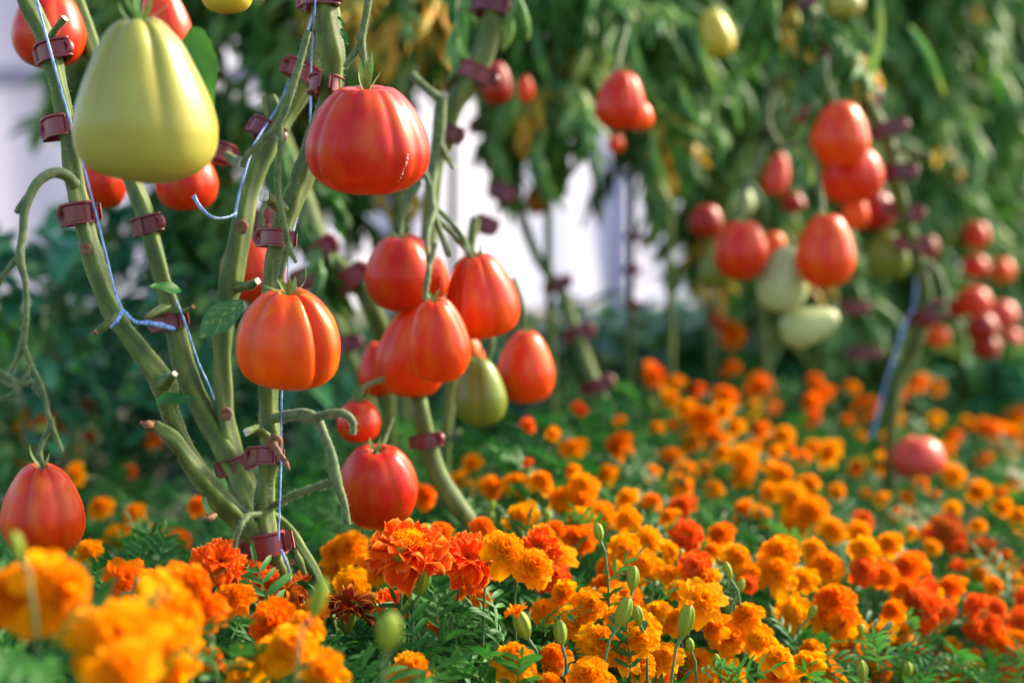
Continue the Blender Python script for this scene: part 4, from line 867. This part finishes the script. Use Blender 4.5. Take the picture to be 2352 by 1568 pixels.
LMK = [('largest red tomato', 845, 322), ('sharp orange-red tomato', 661, 778), ('left edge red tomato', 98, 1168), ('lowest round red tomato', 866, 1114), ('olive green tomato', 1102, 900),
 ('orange-red egg tomato', 1209, 842), ('far red tomato bunch', 2250, 740), ('pinkish low tomato', 2108, 1050), ('sideways pale tomato', 1860, 746), ('lowest main stem clip', 622, 1250), ('maroon wilted marigold', 801, 1398),
 ('tallest green bud', 918, 1270), ('flat crested red marigold', 935, 1262), ('pair of sharp orange marigolds', 1192, 1280), ('dark red marigold pair', 2212, 1240), ('big red-orange bloom', 2104, 1383), ('thick stem foot', 1080, 1200),
 ('bottom left corner', 0, 1568), ('bottom right corner', 2352, 1568), ('bottom edge middle', 1176, 1568), ('half-open orange bud', 1216, 1391), ('fat pale bud', 1454, 1328), ('long slanting bud', 1575, 1425),
 ('bud pair at bottom right', 2090, 1538), ('side-on lone marigold', 2068, 1453), ('far highest marigold', 1684, 766), ('slender bud', 1375, 1222), ('loose domed trio', 1790, 1290), ('far slanting stem', 1400, 950)]
used = {}
ORD = ['nearest', 'second nearest', 'third nearest', 'fourth nearest', 'fifth nearest', 'sixth nearest', 'seventh nearest', 'eighth nearest', 'ninth nearest', 'tenth nearest', 'eleventh nearest', 'twelfth nearest', 'thirteenth nearest']
def place_label(what, u, v, key):
    used.setdefault('list', []).append([what, u, v, key])
CN = {O: 'bright orange', A_: 'deep orange', D_: 'red-orange', 'dark': 'dark red'}
flowers = []
def fill(n, box_, w0, w1, keys, seed, mind=42):
    """more blooms where the bed still shows none"""
    rr = random.Random(seed); k = 0
    for _ in range(4000):
        if k >= n: break
        u, v = rr.uniform(box_[0], box_[2]), rr.uniform(box_[1], box_[3])
        if v < 1085 + max(0, 1300 - u) * .6 and u < 1300: continue
        if min((u - a[0]) ** 2 + (1.15 * (v - a[1])) ** 2 for a in FL) < mind ** 2: continue
        FL.append((u, v, rr.uniform(w0, w1), rr.choice(keys))); k += 1
fill(18, (1240, 1400, 2352, 1600), 60, 84, [O, O, O, A_], 1)
fill(8, (2020, 1180, 2360, 1480), 44, 60, [O, A_, D_], 2, 36)
fill(30, (1300, 870, 2350, 1150), 36, 52, [O, O, A_], 3, 34)
def flower(u, v, w_, kind, mesh, d=None, tilt=None, az=None, label=None, cal=True, col=None, noscale=1.0):
    d = d or depth(u, v); c = P(u, v + (36 if d < .92 else 0), d); t = empty('marigold', c); s = px(w_, d) / 2 * noscale * (1.02 if d < .95 else 1.02 if d < 1.6 else .92)
    toc = Vector((-c.x, -c.y, 0)).normalized(); a0 = math.atan2(toc.y, toc.x) + (az if az is not None else rng.uniform(-1.1, 1.1))
    tl = R(tilt if tilt is not None else rng.uniform(32, 72)); ax = Vector((math.cos(a0) * math.sin(tl), math.sin(a0) * math.sin(tl), math.cos(tl)))
    rot = ax.to_track_quat('Z', 'Y').to_matrix().to_4x4()
    fh = link('flower_head', mesh, None, t); fh.matrix_local = Matrix.Translation(-ax * s * .1) @ rot @ rotz(rng.uniform(0, 6.28)) @ Matrix.Scale(s, 4)
    cc = col or HCOL.get(kind, HCOL[O]); j = rng.uniform(.85, 1.12); fh.color = (min(1, cc[0]), cc[1] * j * rng.uniform(.9, 1.1), cc[2], 1)
    if cal:
        ca = link('calyx', CALYX, None, t); ca.matrix_local = Matrix.Translation(-ax * s * .1) @ rot @ Matrix.Scale(s, 4)
    b = -ax * s * 1.3; g = Vector((rng.uniform(-.03, .03) + b.x, rng.uniform(-.0, .05) + b.y, -c.z)); q = b - ax * .035
    r0 = .0011 if w_ > 0 else .001; sp = spline([(*b, r0 * 1.3), (*q, r0), (*(q * .6 + g * .4), r0 * 1.1), (*g, r0 * 1.6)], 10)
    sm = MB(); tube(sm, sp[:, :3], sp[:, 3], 6); sm.build('stem', MT['mstem'], t)
    t['category'] = 'marigold'; t['group'] = 'marigolds in the flower bed'
    if label: t['label'] = label
    else: place_label('marigold bloom', u, v, CN[kind]); flowers.append(t)
    return t, rot, ax, s
for i, (u, v, w_, k) in enumerate(FL):
    m = (HEADS if k == O or k == A_ else HEADR)
    if k == D_ and i % 2: mesh = RUFF[i % 4 // 2]
    else: mesh = m[rng.randrange(5)]
    flower(u, v, w_ * 1.06, k, mesh, tilt=12 if (u, v) == (2068, 1453) else None)
HL = {(935,1262): 'flat red-orange marigold with yellow crest, topmost in the sharp middle row', (1072,1282): 'ruffled red-orange marigold between the flat crested one and the orange pair',
 (1159,1262): 'sharp golden orange marigold, upper left of the sharp orange pair', (1226,1300): 'sharp golden orange marigold, lower right of the sharp orange pair', (892,1388): 'small ruffled red marigold right of the maroon wilted one',
 (1183,1514): 'sharp orange pompom marigold beneath the half-open bud, bottom middle', (948,1540): 'sharp orange pompom marigold cut by the bottom edge', (1330,1150): 'broad orange marigold mass behind the slender bud',
 (505,1290): 'crinkled orange-red marigold just left of the lowest clip', (578,1322): 'ruffled red-orange marigold drooping under the lowest clip'}
for (u, v, w_, k) in HERO:
    if k == 'crest':
        t, rot, ax, s = flower(u, v, w_, D_, RUFF[0], 1.11, 20, 0, HL[(u, v)], col=(.90, .085, .004), noscale=1.38); cm = crest_mesh(2); o = cm.build('crest', MT['petal'], t); o.matrix_local = rot @ Matrix.Scale(s, 4); o.color = (1, .36, .004, 1)
    elif k.startswith('ruffle'): flower(u, v, w_, D_, RUFF[1 if k == 'ruffle' else 0], None, 38, .2, HL[(u, v)], col=(.9, .07, .003) if u > 700 else (.95, .11, .003), noscale=1.25)
    else: flower(u, v, w_, O, HEADS[{1159: 3, 1226: 0, 1183: 1, 948: 1}.get(u, 2)], {1159: 1.10, 1226: 1.09, 1183: 1.07, 948: 1.04}.get(u), 50 if v < 1400 else 38, .35, HL[(u, v)])
wl = head_wilt(3, 18, True).mesh('flower_head'); wl.materials.append(MT['petal_red']); flower(801, 1400, 122, 'dark', wl, 1.12, 25, .2, 'dark maroon wilted marigold with curled petals', col=(.20, .008, .010))
wl = head_wilt(5, 22).mesh('flower_head'); wl.materials.append(MT['petal_dry']); flower(662, 1350, 104, 'dark', wl, 1.12, 20, .2, 'withered brown and orange marigold right of the lowest stem clip', col=(.22, .02, .006))
# buds
for (u, v, bw, bh, _, d) in BUDS:
    c = P(u, v, d); t = empty('marigold_bud', c); sx, sz = px(bw * rng.uniform(.85, .95), d), px(bh * rng.uniform(1.05, 1.25), d) / 2
    ax = Vector((rng.uniform(-.4, .4), rng.uniform(-.35, .15), 1)).normalized() if u not in (1575,) else Vector((.3, 0, .95)).normalized()
    if u == 1575: ax = Vector((.22, -.1, 1)).normalized()
    rot = ax.to_track_quat('Z', 'Y').to_matrix().to_4x4()
    o = link('bud_scales', BUD, None, t); o.matrix_local = rot @ rotz(rng.uniform(0, 6)) @ Matrix.Diagonal((sx, sx, sz, 1))
    b = -ax * sz; g = Vector((b.x - ax.x * .15 + rng.uniform(-.02, .02), b.y + .02, -c.z)); q = b - ax * .03
    sp = spline([(*(b + ax * sz * .12), px(bw, d) * .13), (*q, .0012), (*(q * .55 + g * .45), .0012), (*g, .0018)], 10); sm = MB(); tube(sm, sp[:, :3], sp[:, 3], 7); sm.build('stem', MT['mstem'], t)
    if u in (1200, 972, 1575, 1432, 1465, 1700, 2080):
        tm = MB()
        for k in range(9): petal(tm, k * 2.39996, .1, 0, rng.uniform(.5, 1.0), .5, R(rng.uniform(40, 85) if u != 1200 else rng.uniform(5, 50)), -.6, .15, k, 4, 4, cup=.5)
        o = tm.build('petal_tips', MT['petal'], t); o.matrix_local = Matrix.Translation(ax * sz * .86) @ rot @ Matrix.Scale(sx * (1.1 if u == 1200 else .4 if u != 1575 else .5), 4); o.color = (1, .30, .004, 1)
    t['category'] = 'flower bud'; t['group'] = 'green marigold buds'
    place_label('marigold bud', u, v, 'slim green'); flowers.append(t)
# every label says where the bloom stands next to something one can find
cells = {}
for t, (what, u, v, key) in zip(flowers, used['list']):
    best = min(LMK, key=lambda l: (l[1] - u) ** 2 + (1.2 * (l[2] - v)) ** 2 + (1e9 if abs(l[1] - u) + abs(l[2] - v) < 12 else 0)); dx, dy = u - best[1], v - best[2]
    vert = 'above' if dy < -abs(dx) * .5 else ('below' if dy > abs(dx) * .5 else ''); hor = 'right of' if dx > abs(dy) * .5 else ('left of' if dx < -abs(dy) * .5 else '')
    rel = (vert + ' and ' + hor) if vert and hor else (vert or hor)
    cells.setdefault((what, key, best[0], rel), []).append((math.hypot(dx, dy), t))
for (what, key, lm, rel), L in cells.items():
    L.sort(key=lambda q: q[0]); key = key.replace('slim green', 'slim')
    for k, (_, t) in enumerate(L):
        o_ = (ORD[min(k, 12)] + ' ') if len(L) > 1 else ''
        lm_ = lm if lm.startswith('picture') is False else lm.replace("picture's", 'the')
        t['label'] = (f"{o_}{key} {what if len(lm_) < 20 else what.replace(' bloom', '')} {rel} the {lm_}").replace('the the', 'the').replace('bottom right corner', 'bottom right corner')

# ------------------------------------------------------------------ marigold foliage (nobody could count the leaves)
def mleaf_template(seed, fine=True):
    rr = random.Random(seed); mb = MB(); L = 1.0; n = 6; pts = []; el = R(25); p = np.zeros(3)
    for i in range(n + 1): pts.append(p.copy()); p = p + L / n * np.array([0, math.cos(el), math.sin(el)]); el -= R(11)
    pts = np.array(pts); w_ = .014
    V = []; 
    for q in pts: V += [q + (-w_, 0, 0), q + (w_, 0, 0)]
    mb.add(V, gridq(2, n + 1))
    for i in range(1, n + 1):
        for s in ((-1, 1) if i < n else (0,)):
            l = (.42 - .04 * abs(i - 3)) * rr.uniform(.8, 1.15); W = l * .24; az = s * R(rr.uniform(42, 62)); e = R(rr.uniform(-5, 25)); b = pts[i]; m_ = 5 if fine else 4; V = []
            dr0 = np.array([math.sin(az), math.cos(az), 0]); sd = np.array([math.cos(az), -math.sin(az), 0]); p = b.copy()
            for j in range(m_):
                t = j / (m_ - 1); wd = W / 2 * math.sin(math.pi * (t * .93 + .06)) ** .8 * (1.15 if j % 2 else .9)
                V += [p - sd * wd + (0, 0, wd * .4), p.copy(), p + sd * wd + (0, 0, wd * .4)]
                p = p + (dr0 * math.cos(e) + np.array([0, 0, math.sin(e)])) * l / (m_ - 1); e -= R(9)
            mb.add(V, gridq(3, m_), np.repeat(np.linspace(0, 1, m_), 3))
    return mb.arrays()
MLT = [mleaf_template(s) for s in range(4)]; MLC = [mleaf_template(s, False) for s in range(3)]
def foliage(name, label, y0, y1, n, T, size, xr, dz=(0, .10), seed=1, sheet=None):
    r_ = np.random.RandomState(seed); mb = MB()
    y = np.sqrt(r_.uniform(y0 ** 2, y1 ** 2, n)); x = r_.uniform(xr[0], xr[1], n) * (.40 * y + .10)
    front = np.where(x < -.04, .60 + np.clip((x + .30) / .26, 0, 1) * .42, 1.02 + .55 * np.maximum(0, x))   # the path side edge of the bed
    keep = y > front; x, y = x[keep], y[keep]; n = len(x)
    z = bed_z(x, y) - .026 - r_.uniform(dz[0], dz[1], n)
    for k in range(n):
        a = r_.uniform(0, 6.283); up = r_.uniform(-15, 65); s = size * r_.uniform(.65, 1.2)
        mt = Matrix.Translation((x[k], y[k], z[k])) @ rotz(a) @ Matrix.Rotation(R(up), 4, 'X') @ Matrix.Rotation(R(r_.uniform(-35, 35)), 4, 'Y') @ Matrix.Scale(s, 4)
        V, Q, A, B, M = T[k % len(T)]; mt = np.array(mt); mb.add(V @ mt[:3, :3].T + mt[:3, 3], Q, A, B, 0)
    o = mb.build(name, MT['mleaf']); tag(o, label, 'foliage', kind='stuff'); return o
foliage('marigold_foliage', 'feathery green marigold leaves filling the near flower bed', .60, 1.75, 8200, MLT, .055, (-1.15, 1.15), (0, .15), 3)
foliage('marigold_foliage', 'blurred marigold leaves filling the far flower bed', 1.7, 4.2, 6500, MLC, .075, (-1.15, 1.2), (0, .16), 4)
